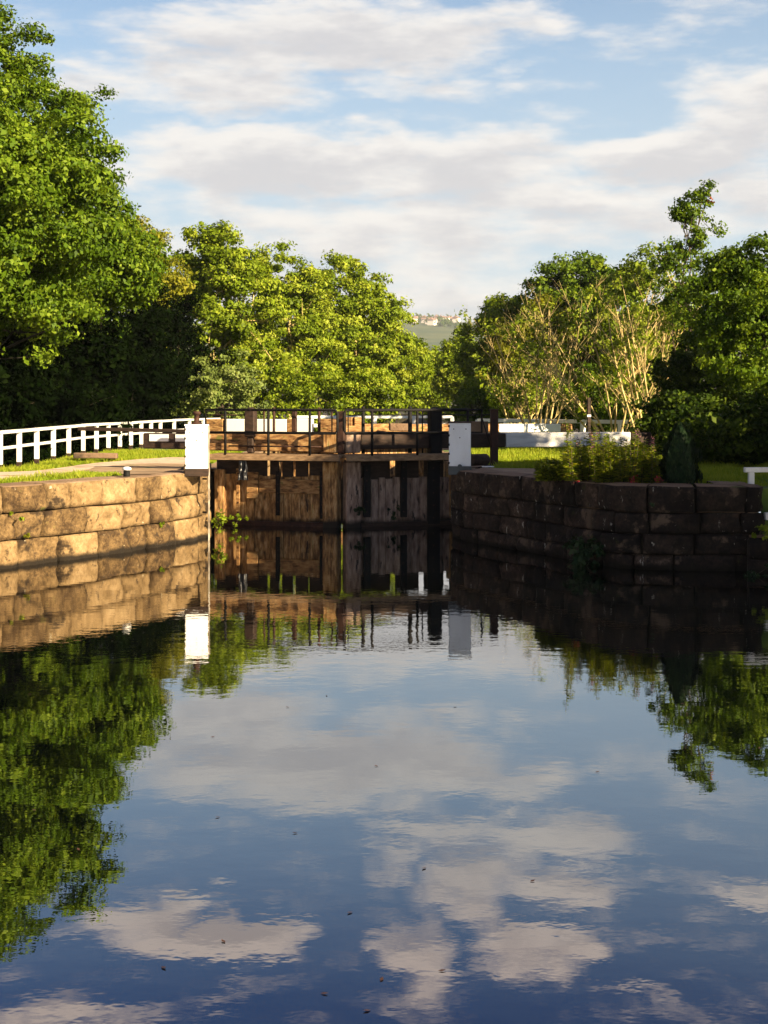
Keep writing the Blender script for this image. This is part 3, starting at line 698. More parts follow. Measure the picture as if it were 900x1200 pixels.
# log end of the footboard beside the right box, flat stones
a, b_ = at(552, 539, 26.6), at(571, 538.5, 26.9); mb = MB(); mb.tube([a, a.lerp(b_, .9), b_], [.11, .11, .075], 14)
o = mb.build('timber_baulk', M['oak_dark'], None, (a.x, a.y, 1.2)); tag(o, 'rounded dark timber baulk lying behind the grey white box', 'timber')
def slab(name, px, py, Y, w, d_, h, mat, label, cat='stone'):
    c = at(px, py, Y); mb = MB(); mb.beam((c.x-w/2, c.y, c.z), (c.x+w/2, c.y+.05, c.z), d_, h)
    tag(mb.build(name, mat, None, (c.x, c.y, c.z-h/2), .02, jit=.015), label, cat)
slab('stone_block', 750, 531, 30.6, .28, .3, .17, M['cope'], 'small sunlit pale stone block under the dark beam tip')
slab('stone_block', 468, 500.5, 43.5, .62, .4, .22, M['cope'], 'pale stone block beyond the handrail near the far fence')
slab('stone_block', 414, 503, 43.0, .5, .4, .22, M['oak_beam'], 'brown stone block beyond the mitre of the gates')
slab('stone_block', 559, 501, 40, .6, .4, .35, M['cope'], 'orange brown stone block seen through the right handrail')
slab('stone_block', 112, 534, 33.0, 1.0, .35, .13, M['cope'], 'low sandstone kerb block where the path turns, left grass')
slab('stone_flag', 572, 547, 25.4, .2, .16, .02, M['white'], 'thin pale flag stone beside the grey white box base')

# plastic sheet snagged on the left gate
V = []; F = []; c = at(284.5, 551, 28.25)
for i in range(9):
    for j in range(13):
        u, v = i/8-.5, j/12
        V.append((c.x+u*(.15+.05*v)+mn.noise(Vector((i*.6, j*.3, 1)))*.03, c.y+.05*math.sin(i*1.5+j*.3)+mn.noise(Vector((i*.5, j*.5, 7)))*.05, 1.33-v*.40+mn.noise(Vector((i*.9, 3, 3)))*.03*v))
for i in range(8):
    for j in range(12): F.append((i*13+j, i*13+j+13, i*13+j+14, i*13+j+1))
me = np_mesh('plastic_sheet', np.array(V), np.array(F))
for pl in me.polygons: pl.use_smooth = True
tag(link_mesh('plastic_sheet', me, M['rubber'], None, (c.x, c.y, 1.33)), 'crumpled black plastic sheet snagged under the left gate walkway', 'plastic sheet')

# ---------------------------------------------------------------- fences
def fence(label, pts, post_at, zt, zb, rails, mat, pw=.1, bare=True):
    """pts: polyline (x, y) of the rail; post_at: list of positions 0..1 by arclength"""
    P = [Vector((a, b_, 0)) for a, b_ in pts]; cum = [0]
    for i in range(len(P)-1): cum.append(cum[-1]+(P[i+1]-P[i]).length)
    def ev(s):
        s *= cum[-1]
        for i in range(len(P)-1):
            if s <= cum[i+1]+1e-6: return P[i].lerp(P[i+1], (s-cum[i])/(cum[i+1]-cum[i])), (P[i+1]-P[i]).normalized()
        return P[-1], (P[-1]-P[-2]).normalized()
    root = empty('white_fence', (P[0].x, P[0].y, zb), label, 'fence')
    for s in post_at:
        p, d = ev(s); mb = MB(); g0 = gz(p.x, p.y)
        a_ = math.atan2(d.y, d.x)+random.uniform(-.06, .06); lean = random.uniform(-.012, .012)
        mb.upright(p.x, p.y, g0+.16, zt(s)-.02, pw*.9, pw, a_); po = mb.build('post', mat, root, bevel=.006)
        mb = MB(); mb.upright(p.x+lean, p.y, g0-.2, g0+.16, pw*.93, pw*1.02, a_); mb.build('post_foot', M['oak_dark'], po, bevel=.004)
    for k, (dz, h, off) in enumerate(rails):
        mb = MB(); ss = np.linspace(0, 1, max(2, len(post_at)))
        if len(post_at) > 2: ss = post_at
        for i in range(len(ss)-1):
            (p, d), (q, _) = ev(ss[i]), ev(ss[i+1]); n = Vector((d.y, -d.x, 0))
            dz2 = dz+random.uniform(-.006, .006)
            mb.beam(Vector((p.x, p.y, zt(ss[i])+dz2))+n*off, Vector((q.x, q.y, zt(ss[i+1])+dz2))+n*off, .05 if k else .12, h)
        mb.build('rail', M['white_old'] if mat is M['white'] else mat, root, bevel=.006)
FL = [(-7.9, 24.0), (-7.75, 26.2), (-7.6, 28.1), (-7.62, 32.5), (-7.7, 36.5), (-7.4, 39.5), (-7.1, 41.8), (-6.8, 45.5), (-6.3, 48.5), (-5.8, 50)]
# left fence posts fall at these photo columns
def arc_of_px(pts, pxs):
    P = [Vector((a, b_, 0)) for a, b_ in pts]; tot_ = sum((P[i+1]-P[i]).length for i in range(len(P)-1)); out = []
    for px in pxs:
        k = (px-450)/FP; acc = 0
        for i in range(len(P)-1):
            a, b_ = P[i], P[i+1]; fa, fb = a.x-k*a.y, b_.x-k*b_.y
            if fa*fb <= 0 and fa != fb:
                out.append((acc+(b_-a).length*fa/(fa-fb))/tot_); break
            acc += (b_-a).length
    return out
pa = arc_of_px(FL, [0, 22.5, 43, 62.5, 80.5, 97.5, 113, 127, 140.5, 153.5, 165.5, 177, 188, 204, 222, 238])
fence('long white post and rail fence bending along the left path', FL, [0.0]+pa+[1.0], lambda s: 1.90, 1.05,
      [(-.02, .066, 0), (-.345, .06, -.07)], M['white'], .095)
FB = [(-3.6, 50), (-1, 50.4), (1.3, 50.4), (3.6, 50)]
fence('white two rail fence crossing behind the lock chamber', FB, arc_of_px(FB, [345, 393, 439.5, 485, 530]), lambda s: 1.97, 1.05, [(-.03, .1, 0), (-.33, .12, -.07)], M['white_clean'], .13)
FR = [(2.9, 50), (5.0, 48.5), (8.1, 45)]
fence('white rail fence on the right with square end, before the bare shrubs', FR, arc_of_px(FR, [560, 593, 637, 683, 727])+[1.0], lambda s: 1.87, 1.1, [(-.04, .12, 0)], M['white_clean'], .14)
# white rails at the right edge
root = empty('white_handrail', (5.55, 21.6, 1.2), 'short low white handrail at the right edge above the dark wall', 'handrail')
mb = MB(); mb.beam((5.47, 21.6, 1.455), (7.6, 21.8, 1.455), .08, .075); mb.build('rail', M['white'], root)
mb = MB(); mb.upright(5.58, 21.62, 1.0, 1.42, .085, .08, 0); mb.build('post', M['white'], root)
root = empty('white_plank', (5.75, 21.2, .8), 'white plank end low at the right edge beside the dark wall', 'plank')
mb = MB(); mb.beam((5.62, 21.0, .80), (7.4, 21.1, .80), .1, .11); mb.build('board', M['white_old'], root)
mb = MB(); mb.upright(6.3, 21.15, .3, .75, .08, .08, 0); mb.build('post', M['white_old'], root)

# ---------------------------------------------------------------- foliage
def leaves_np(cent, nrm, size, tint, rg, aspect=.62, droop=0.0):
    n = len(cent); nrm = nrm/np.maximum(np.linalg.norm(nrm, axis=1, keepdims=True), 1e-6)
    r = rg.normal(size=(n, 3)); t_ = r-nrm*(r*nrm).sum(1, keepdims=True); t_[:, 2] -= droop
    t_ /= np.maximum(np.linalg.norm(t_, axis=1, keepdims=True), 1e-6); b_ = np.cross(nrm, t_)
    s = size[:, None]; V = np.empty((n, 4, 3))
    V[:, 0] = cent-t_*s*.5; V[:, 2] = cent+t_*s*.5-nrm*s*.10
    V[:, 1] = cent-b_*s*aspect*.5+nrm*s*.08; V[:, 3] = cent+b_*s*aspect*.5+nrm*s*.08
    F = np.arange(n*4).reshape(n, 4)
    return V.reshape(-1, 3), F, tint
def crown_mesh(name, clus, per, sig, lsize, rg, flat=.6, up=.35, cen=None, tv=.5):
    """clus: (k,3) cluster centres; leaves fall around each as a loose, flattened spray"""
    k = len(clus); sg = sig*rg.uniform(.6, 1.35, k); idx = np.repeat(np.arange(k), per); n = len(idx)
    o_ = rg.normal(size=(n, 3)); o_ /= np.maximum(np.linalg.norm(o_, axis=1, keepdims=True), 1e-6); o_ *= rg.uniform(.25, 1.25, (n, 1))
    o_[:, 2] *= flat
    c = clus[idx]+o_*sg[idx][:, None]
    out = o_*.8 + (c-cen)/np.maximum(np.linalg.norm(c-cen, axis=1, keepdims=True), .1)*.5
    nr = out+rg.normal(size=(n, 3))*.65; nr[:, 2] += up
    ct = rg.uniform(0, 1, k); tint = np.clip((1-tv)*ct[idx]+tv*rg.uniform(0, 1, n), 0, 1)
    V, F, T = leaves_np(c, nr, lsize*np.clip(rg.lognormal(-.08, .34, n), .4, 1.9), tint, rg)
    return np_mesh(name, V, F, {'tint': ('FACE', T)})
def lobes_points(lobes, k, rg, shell=.45):
    """lobes: (x,y,z,rx,ry,rz); sample clusters towards the outer shell of a lumpy union"""
    L = np.array(lobes); vol = (L[:, 3]*L[:, 4]+L[:, 4]*L[:, 5]+L[:, 3]*L[:, 5]); li = rg.choice(len(L), k, p=vol/vol.sum())
    d = rg.normal(size=(k, 3)); d /= np.linalg.norm(d, axis=1, keepdims=True)
    rad = rg.uniform(shell, 1.0, k)**.7; rad *= np.where(rg.random(k) < .12, 1.18, 1.0)
    wv = np.array([mn.noise(Vector(tuple(v*2.2+i*3.3))) for i, v in zip(li, d)])
    rad *= 1+.45*wv
    return L[li, :3]+d*rad[:, None]*L[li, 3:6]
def limb(mb, a, b_, r0, r1, rnd, n=6, wob_=.08, seg=6):
    a, b_ = Vector(a), Vector(b_); L = (b_-a).length; pts = []; rs = []
    ax = Vector((rnd.gauss(0, 1), rnd.gauss(0, 1), rnd.gauss(0, .4)))*L*wob_
    for i in range(n+1):
        f = i/n; p = a.lerp(b_, f)+ax*math.sin(math.pi*f)+Vector((0, 0, -L*.05*math.sin(math.pi*f)))
        p += Vector((rnd.gauss(0, 1), rnd.gauss(0, 1), rnd.gauss(0, 1)))*L*.012*(1 if 0 < i < n else 0)
        pts.append(p); rs.append(r0+(r1-r0)*f**.8)
    mb.tube(pts, rs, seg, cap=False); return pts
TOTAL = [0]
def tree(name, label, x, y, lobes, nclus, per, sig, lsize, mat, seed, bark='bark', trunk_r=.18, cat='tree', flat=.6, up=.3, limbs=14, tv=.5, z0=None, shell=.45, stems=1, group=None, twigs=1):
    rg = np.random.default_rng(seed); rnd = random.Random(seed); z0 = gz(x, y) if z0 is None else z0
    root = empty(name, (x, y, z0), label, cat, group)
    lobes = [(x+a, y+b_, z0+c_, d, e, f) for a, b_, c_, d, e, f in lobes]
    cl = lobes_points(lobes, int(nclus*1.25), rg, shell); cl = cl[cl[:, 2] > z0+.15]
    if nclus > 150:      # hollows between the boughs
        cl = cl[np.array([mn.noise(Vector((a*.75+seed, b_*.75, c_*.95))) > -.16 for a, b_, c_ in cl])]
    L = np.array(lobes); cen = (L[:, :3]*L[:, 3:4]).sum(0)/L[:, 3].sum(); top = L[:, 2].max()
    mb = MB(); fk = Vector((cen[0], cen[1], z0+(top-z0)*.85)); roots = []
    for s in range(stems):
        b0 = Vector((x+rnd.uniform(-.25, .25)*(stems > 1), y+rnd.uniform(-.2, .2)*(stems > 1), z0-.1))
        tp = fk+Vector((rnd.gauss(0, .5), rnd.gauss(0, .5), 0))*(1 if stems > 1 else .15)
        roots.append(limb(mb, b0, tp, trunk_r/math.sqrt(stems), trunk_r*.18, rnd, 10, .03, 8))
    for i in range(limbs):
        tr = rnd.choice(roots); j = rnd.randint(3, len(tr)-2); c_ = Vector(cl[rnd.randrange(len(cl))])
        p = tr[j]; q = p.lerp(c_, .9)
        r0 = trunk_r*.5*(1-j/len(tr)*.5); pts = limb(mb, p, q, r0*.6, .015, rnd, 6, .09)
        for _ in range(2*twigs):
            k = rnd.randint(2, 5); c2 = Vector(cl[np.argmin(((cl-np.array(pts[k])-rg.normal(size=3)*.8)**2).sum(1))])
            if (c2-pts[k]).length < 3.0: limb(mb, pts[k], c2, r0*.22, .008, rnd, 4, .1, 5)
    mb.build('trunk', M[bark], root, bevel=0)
    me = crown_mesh('crown', cl, int(per*1.9), sig, lsize*.74, rg, flat, up, cen, tv); TOTAL[0] += len(me.polygons)
    link_mesh('crown', me, M[mat], root)
    return root
def T(px, Y): return (px-450)/FP*Y
def Z(py, Y): return CH-(py-HZ)/FP*Y

# left bank, nearest first
x = T(-70, 33); tree('broadleaf_tree', 'tall dense sycamore cut by the left edge of the picture', x, 33,
    [(0, 0, 6.9, 2.9, 2.6, 2.2), (1.2, -.8, 5.6, 2.6, 2.2, 1.8), (-1.5, 0, 5.0, 2.6, 2.4, 2), (2.2, -1.2, 4.2, 1.8, 1.6, 1.2), (1.6, -.4, 7.0, 1.4, 1.4, 1.0), (.5, -1, 3.2, 2.6, 1.6, 1.2), (2.9, -.6, 6.6, 1.3, 1.3, 1.2)],
    800, 85, .42, .15, 'lf_deep', 11, bark='bark_dark', trunk_r=.28, limbs=22)
x = T(18, 44.5); tree('broadleaf_tree', 'tall dark crowned tree with thin top shoots, upper left', x, 44.5,
    [tuple(v*1.15 for v in l) for l in ((0, 0, 6.4, 2.5, 2.2, 2.0), (.7, 0, 8.3, 1.35, 1.5, 1.6), (-.5, 0, 9.4, 1.2, 1.2, 1.7), (1.3, -.6, 5.2, 2.1, 1.8, 1.6), (-.6, .4, 10.9, .5, .6, 1.1), (.55, 0, 10.0, .42, .5, .9),
     (1.0, -.4, 3.4, 2.4, 1.4, 1.4), (-1.2, -.2, 4.2, 2.0, 1.5, 1.6), (1.5, 0, 7.0, .9, 1.0, .9), (-1.6, 0, 8.0, 1.4, 1.2, 1.6))],
    860, 75, .38, .16, 'lf_deep', 12, bark='bark_dark', trunk_r=.22, limbs=20, shell=.35)
x = T(105, 40); tree('broadleaf_tree', 'yellow green broadleaf tree with sloping edge against the sky', x, 40,
    [(-.3, 0, 5.2, 1.7, 1.6, 1.5), (-.8, -.4, 6.8, 1.5, 1.5, 1.3), (.1, 0, 6.8, .9, .9, 1.0), (1.1, 0, 5.3, .9, .9, 1.0), (-1.4, 0, 3.9, 1.4, 1.2, 1.0)],
    470, 80, .38, .15, 'lf_deep', 13, bark='bark_dark', trunk_r=.18, limbs=16)
x = T(170, 53); tree('broadleaf_tree', 'smaller leafy tree with olive top behind the left fence', x, 53,
    [(.5, 0, 6.0, 1.0, 1.2, 1.3), (-.5, -.2, 6.8, 1.2, 1.3, 1.3)],
    170, 70, .36, .15, 'lf_yel', 14, bark='bark_dark', trunk_r=.13, limbs=6, twigs=0)
# understorey behind the left fence, with the woodland shade put into its leaf colour
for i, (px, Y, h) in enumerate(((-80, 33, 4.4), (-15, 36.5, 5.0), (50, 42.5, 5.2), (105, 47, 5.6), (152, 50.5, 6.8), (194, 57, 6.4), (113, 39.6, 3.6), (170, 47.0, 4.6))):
    x = T(px, Y); tree('shaded_shrub', ['shrub coloured dark for deep shade at the far left', 'shade-dark shrub left of the lock behind the fence',
        'shade-dark shrub under the tallest trees', 'dark shrub under the sloping yellow green tree', 'black green shrub behind the far fence posts', 'dark shrub left of the pale bush', 'narrow black green shrub hiding the trunks behind the left fence', 'tall dark shrub where the left fence meets the white gear box'][i], x, Y,
        [(0, 0, h*.45, 1.6, 1.5, h*.5), (.9, .4, h*.35, 1.2, 1.2, h*.4), (-.9, 0, h*.35, 1.2, 1.2, h*.4)] if i < 6 else [(-.2, .3, h*.5, 1.1, .7, h*.5), (-1.0, .4, h*.4, .9, .7, h*.4)], 300, 60, .42, .17, 'lf_shade', 30+i, trunk_r=.08, cat='shrub', limbs=5)
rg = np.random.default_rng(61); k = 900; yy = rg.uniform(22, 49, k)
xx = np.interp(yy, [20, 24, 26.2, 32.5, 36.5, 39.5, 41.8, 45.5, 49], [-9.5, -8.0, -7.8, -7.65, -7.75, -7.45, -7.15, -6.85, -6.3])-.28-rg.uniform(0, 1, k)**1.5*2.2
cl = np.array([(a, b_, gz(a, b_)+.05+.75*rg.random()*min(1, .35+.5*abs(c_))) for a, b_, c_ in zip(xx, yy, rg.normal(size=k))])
tag(link_mesh('ivy', crown_mesh('ivy', cl, 46, .22, .10, rg, .8, .4, np.array([-8.5, 36, 0.])), M['lf_shade']), 'ivy and undergrowth coloured dark for shade, covering the ground behind the left fence', 'ivy', kind='stuff')  # ground cover put here to keep the strip behind the fence shade-dark
# lit trees left of the gap
x = T(262, 62); tree('ash_tree', 'broad sunlit ash tree with rounded top, left centre', x, 62,
    [(0, 0, 6.0, 2.3, 2.2, 2.5), (-1.3, -.5, 4.4, 1.8, 1.8, 1.8), (1.2, -.5, 4.6, 2.0, 1.8, 1.9), (-1.0, 0, 8.0, 1.2, 1.2, 1.2), (0, 0, 8.1, 1.1, 1.1, 1.0), (.5, -.8, 7.0, 1.5, 1.3, 1.0), (1.2, -1.2, 2.4, 2.0, 1.6, 1.6)],
    560, 70, .40, .19, 'lf_ash', 41, trunk_r=.22, limbs=26, bark='bark_pale', tv=.4)
x = T(338, 68); tree('ash_tree', 'sunlit ash tree in the middle of the left row', x, 68,
    [(0, 0, 5.0, 2.1, 2, 2.2), (-.6, -.4, 7.5, 1.5, 1.5, 1.3), (.8, 0, 6.6, 1.3, 1.3, 1.2), (.7, 0, 3.2, 2.0, 1.8, 1.9)],
    380, 70, .42, .20, 'lf_ash', 42, trunk_r=.2, limbs=18, bark='bark_pale', tv=.4)
x = T(398, 76); tree('ash_tree', 'sunlit ash tree with domed top, right of the left row', x, 76,
    [(0, 0, 7.3, 2.0, 2, 2.1), (1.4, 0, 6.0, 1.5, 1.5, 1.5), (.9, -.4, 4.8, 2.1, 2, 2.1), (-1.0, -.3, 4.3, 1.9, 1.8, 2.0), (.2, -.7, 2.5, 2.4, 1.8, 1.9)],
    470, 65, .45, .22, 'lf_ash', 43, trunk_r=.2, limbs=18, bark='bark_pale', tv=.4)
x = T(446, 86); tree('broadleaf_tree', 'yellow green tree sloping down towards the gap in the trees', x, 86,
    [(0, 0, 5.4, 1.9, 2, 2.3), (.9, -.3, 3.6, 1.9, 1.8, 2.3), (-1.2, -.3, 3.5, 1.8, 1.8, 2.4)],
    330, 65, .45, .24, 'lf_ash', 44, limbs=12, tv=.4)
x = T(487, 100); tree('broadleaf_tree', 'small distant green tree at the left side of the gap', x, 100,
    [(0, 0, 3.2, 1.6, 1.6, 2.4), (.9, 0, 2.0, 1.4, 1.5, 1.8)], 200, 60, .45, .26, 'lf_ash', 45, limbs=8)
x = T(262, 52); tree('pale_shrub', 'pale silvery green bush before the left ash trees', x, 52,
    [(0, 0, 1.9, 1.3, 1.2, 1.5), (-.7, 0, 1.2, 1.0, 1, 1.1), (.9, .1, 1.2, 1.0, 1, 1.0)], 170, 65, .30, .15, 'lf_pale', 46, trunk_r=.07, cat='shrub', limbs=10)
x = T(390, 58); tree('low_bush', 'low mid green bush behind the left gate handrail', x, 58, [(0, 0, 1.3, 2.4, 1.1, 1.5), (-1.6, 0, 1.2, 1.3, 1, 1.2), (1.8, .3, 1.3, 1.6, 1, 1.5)], 230, 60, .35, .17, 'lf_ash', 47, trunk_r=.06, cat='shrub', limbs=6)
# right of the gap
x = T(515, 112); tree('broadleaf_tree', 'low distant tree in the gap between the rows', x, 112, [(0, 0, 3.2, 1.8, 1.6, 2.2)], 145, 60, .5, .28, 'lf_ash', 50, limbs=6)
x = T(545, 92); tree('broadleaf_tree', 'bright yellow green tree at the right side of the gap', x, 92,
    [(0, 0, 3.5, 1.7, 1.8, 2.4), (-.9, 0, 2.3, 1.4, 1.5, 1.8)], 230, 65, .45, .25, 'lf_ash', 51, limbs=8)
x = T(585, 76); tree('broadleaf_tree', 'green tree with dark rounded shoulder left of the bare shrubs', x, 76,
    [(0, 0, 5.2, 1.5, 1.6, 1.7), (-.5, 0, 3.4, 1.9, 1.8, 2.2), (1.2, 0, 5.6, 1.3, 1.4, 1.2)], 300, 65, .42, .22, 'lf_ash', 52, limbs=12)
x = T(682, 72); tree('broadleaf_tree', 'dark green tree with rounded top over the bare shrubs', x, 72,
    [(0, 0, 6.6, 2.2, 1.9, 1.6), (-1.4, 0, 5.4, 1.8, 1.6, 1.8), (1.4, 0, 5.6, 1.7, 1.6, 1.7), (0, 0, 3.6, 3.0, 1.8, 2.4)], 520, 70, .42, .21, 'lf_deep', 53, trunk_r=.25, limbs=20)
x = T(762, 60); tree('broadleaf_tree', 'mid green tree behind the tall slender ash', x, 60,
    [(0, 0, 4.4, 1.9, 1.6, 2.2), (-1.4, 0, 3.6, 1.5, 1.5, 2.2), (1.2, 0, 3.0, 1.7, 1.5, 2.2)], 380, 65, .40, .19, 'lf_ash', 54, limbs=14)
x = T(640, 62); tree('broadleaf_tree', 'light green feathery tree behind the bare stems', x, 62,
    [(0, 0, 3.8, 1.6, 1.3, 1.9), (-1.2, 0, 2.8, 1.4, 1.3, 1.9), (1.2, 0, 3.0, 1.6, 1.3, 1.9)], 330, 60, .40, .18, 'lf_yel', 55, limbs=14, bark='bark_pale')
for i, (px, Y, h) in enumerate(((560, 66, 2.3), (620, 56, 2.6), (690, 53, 2.8), (745, 50, 2.9))):
    x = T(px, Y); tree('undergrowth_bush', ['dark bush at the foot of the trees right of the gap', 'dark bush at the foot of the left bare shrub',
        'dark bush behind the white beam and the pole', 'dark bush behind the square end of the white fence'][i], x, Y,
        [(0, 0, h*.4, 1.5, .9, h*.5), (.9, .2, h*.4, 1.1, .9, h*.4)], 120, 60, .36, .16, 'lf_deep', 60+i, trunk_r=.05, cat='shrub', limbs=5)

def bare_shrub(px, Y, h, spread, n, seed, label, leafy=60, lean=0.0, lm='lf_ash'):
    x = T(px, Y); z0 = gz(x, Y); rnd = random.Random(seed); rg = np.random.default_rng(seed)
    root = empty('bare_shrub', (x, Y, z0), label, 'shrub'); mb = MB(); ends = []
    def grow(p, d, L, r, lv):
        pts = [p]; k = 5; dd = d.copy()
        for i in range(k):
            dd = (dd+Vector((rnd.gauss(0, .055), rnd.gauss(0, .055), rnd.gauss(.02, .04)))).normalized(); pts.append(pts[-1]+dd*L/k)
        mb.tube(pts, [r*(1-.75*i/k) for i in range(k+1)], 5, cap=False); ends.append(pts[-1]); ends.append(pts[3])
        if lv > 0:
            for _ in range(rnd.randint(5, 7)):
                i = rnd.randint(1, k-1); a_ = rnd.uniform(0, 6.28)
                s_ = Vector((math.cos(a_), math.sin(a_)*.6, rnd.uniform(.1, .7))).normalized()
                grow(pts[i], (dd*.75+s_*.7).normalized(), L*rnd.uniform(.25, .45), r*.5*(1-.1*i), lv-1)
    for i in range(n):
        f = (i+.5)/n*2-1; d = Vector((f*spread+lean+rnd.gauss(0, .08), rnd.gauss(0, .15), 1)).normalized()
        grow(Vector((x+f*.35, Y+rnd.uniform(-.2, .2), z0-.05)), d, h*rnd.uniform(.7, 1.05), .040, 2)
    mb.build('stems', M['bark_pale'], root, bevel=0)
    E = np.array([tuple(e) for e in ends]); cl = E[rg.choice(len(E), leafy)]
    link_mesh('leaves', crown_mesh('leaves', cl, 26, .28, .13, rg, .8, .5, E.mean(0)), M[lm], root)
bare_shrub(610, 50, 2.8, .35, 9, 71, 'pale bare stemmed shrub fanning out left of the pole', 80)
bare_shrub(632, 47, 5.0, .4, 9, 72, 'pale bare stemmed shrub with the most upright stems', 70)
bare_shrub(718, 45, 4.8, .75, 9, 73, 'pale bare shrub with long arching stems above the white beam', 60, -.15)
bare_shrub(758, 44, 5.4, .4, 8, 74, 'tall pale bare shrub left of the slender ash', 60)
# slender ash
x = T(808, 42); tree('ash_tree', 'tall slender ash with tufted top standing above the right trees', x, 42,
    [(.3, 0, 6.9, .32, .3, .5), (.0, 0, 6.5, .42, .4, .45), (.35, 0, 5.9, .35, .3, .4), (-.45, 0, 5.2, .4, .4, .5), (.1, 0, 5.3, .3, .3, .5), (-.2, 0, 4.0, .8, .6, .9), (-1.0, 0, 4.9, .3, .3, .5), (-.35, 0, 6.5, .18, .2, .3), (.85, 0, 6.0, .22, .2, .3), (.55, 0, 7.3, .15, .15, .3)], 130, 22, .22, .14, 'lf_deep', 81, trunk_r=.075, bark='bark', limbs=10, shell=.2)
x = T(812, 42); c = at(833, 236, 42); rg = np.random.default_rng(3)
o = link_mesh('dead_leaves', crown_mesh('dead_leaves', np.array([tuple(c)]), 26, .17, .12, rg, .8, .3, np.array(tuple(c))), leafmat('dead_leaf', (.16, .05, .02), (.25, .07, .03), (.32, .12, .05)), None, tuple(c))
tag(o, 'small tuft of red brown dead leaves at the slender ash top', 'dead leaves')
# right foreground tree
x = T(908, 35); tree('sycamore_tree', 'big bright green sycamore at the right edge behind the wall', x, 35,
    [(0, 0, 3.2, 1.7, 1.5, 1.5), (-.5, -.3, 2.0, 1.5, 1.4, 1.2), (.9, 0, 3.9, 1.2, 1.2, 1.0), (-.7, .2, 3.9, .9, .8, .8), (-1.5, 0, 3.0, .9, .8, 1.0), (1.6, -.3, 2.2, 1.6, 1.4, 1.5), (.3, 0, 4.2, 1.0, .8, .9), (-.2, .4, 3.6, 1.3, 1, 1.1), (.9, .5, 3.2, 1.6, 1, 1.4), (-1.15, .3, 3.4, .9, .8, 1.0), (.2, .5, 2.6, 1.9, .7, 1.8)],
    640, 75, .30, .125, 'lf_deep', 91, trunk_r=.16, limbs=16)
for i, (px, Y, h, w) in enumerate(((800, 34, 1.5, 1.1), (850, 30, 1.2, 1.3), (905, 28, 1.1, 1.3), (850, 40, 3.2, 1.6), (815, 38, 2.4, 1.1))):
    x = T(px, Y); tree('dark_shrub', ['dark green shrub just right of the fence end', 'dark shrub at the top of the shaded grass', 'dark shrub at the right edge under the sycamore',
        'tall dark shrub behind the sycamore', 'dark shrub at the foot of the slender ash'][i], x, Y, [(0, 0, h*.5, w, .8, h*.55)], 110, 60, .30, .14, 'lf_mid', 95+i, trunk_r=.05, cat='shrub', limbs=4)
# trees standing right of the picture that shade the right bank
tree('shade_tree', 'bank tree right of the view whose shade covers the right wall', 9.9, 16.9,
    [(0, 0, 2.9, 1.8, 1.8, 1.5), (-.6, .5, 2.0, 1.6, 1.6, 1.4), (.8, -.6, 2.6, 1.7, 1.7, 1.6)], 420, 45, .5, .26, 'lf_deep', 111, trunk_r=.2, limbs=10)
tree('shade_tree', 'second bank tree further right that shades the lock entrance', 9.7, 19.9,
    [(0, 0, 5.2, 1.6, 1.5, 1.6), (0, 0, 2.4, 1.9, 1.7, 1.6), (.6, .5, 3.4, 1.5, 1.5, 1.5)], 420, 45, .5, .26, 'lf_deep', 112, trunk_r=.2, limbs=10)
tree('shade_tree', 'taller bank tree furthest right that shades the right gate', 12.9, 20.0,
    [(0, 0, 6.3, 1.3, 1.3, 1.7), (0, 0, 3.6, 1.6, 1.5, 1.8)], 340, 45, .5, .26, 'lf_deep', 113, trunk_r=.2, limbs=8)
tree('shade_tree', 'farthest bank tree right of the view shading the white beam', 14.6, 21.4,
    [(0, 0, 4.6, 1.5, 1.5, 1.6), (0, 0, 2.8, 1.6, 1.5, 1.6)], 340, 45, .5, .26, 'lf_deep', 114, trunk_r=.2, limbs=8)

# cypress
x, Y = T(797, 21.9), 21.9; z0 = gz(x, Y); root = empty('cypress', (x, Y, z0), 'small dark conical cypress standing on the right wall', 'conifer')
rg = np.random.default_rng(5); n = 9000; zz = rg.uniform(0, 1, n)**.9; th = rg.uniform(0, 6.283, n)
lob = 1+.14*np.sin(th*3+zz*2)+.10*np.sin(th*5+1); rr = (.255*np.clip(1.1-zz**1.9, 0, 1)**.75)*lob*rg.uniform(.7, 1.08, n)*(1+.35*np.array([mn.noise(Vector((math.cos(a)*2.2, math.sin(a)*2.2, b*5))) for a, b in zip(th, zz)]))
H_ = .86
cx = np.stack([x+rr*np.cos(th), Y+rr*np.sin(th), z0+.04+zz*H_*(1+.05*np.sin(th*3))], 1)
nr = np.stack([np.cos(th), np.sin(th), np.full(n, .1)], 1)+rg.normal(size=(n, 3))*.3
nn_ = nr/np.linalg.norm(nr, axis=1, keepdims=True); tt = np.stack([np.cos(th)*.12, np.sin(th)*.12, np.ones(n)], 1)+rg.normal(size=(n, 3))*.22
bb_ = np.cross(nn_, tt); L_ = .075*rg.uniform(.6, 1.3, (n, 1)); V = np.empty((n, 4, 3))
V[:, 0] = cx-tt*L_*.5; V[:, 2] = cx+tt*L_*.5; V[:, 1] = cx-bb_*L_*.2; V[:, 3] = cx+bb_*L_*.2
link_mesh('foliage', np_mesh('foliage', V.reshape(-1, 3), np.arange(n*4).reshape(n, 4), {'tint': ('FACE', rg.uniform(0, 1, n)*(.4+.6*(lob-.76)/.48))}), M['lf_cyp'], root)
mb = MB(); mb.tube([(x, Y, z0-.1), (x, Y, z0+.7)], [.06, .01], 8); mb.build('trunk', M['bark'], root)

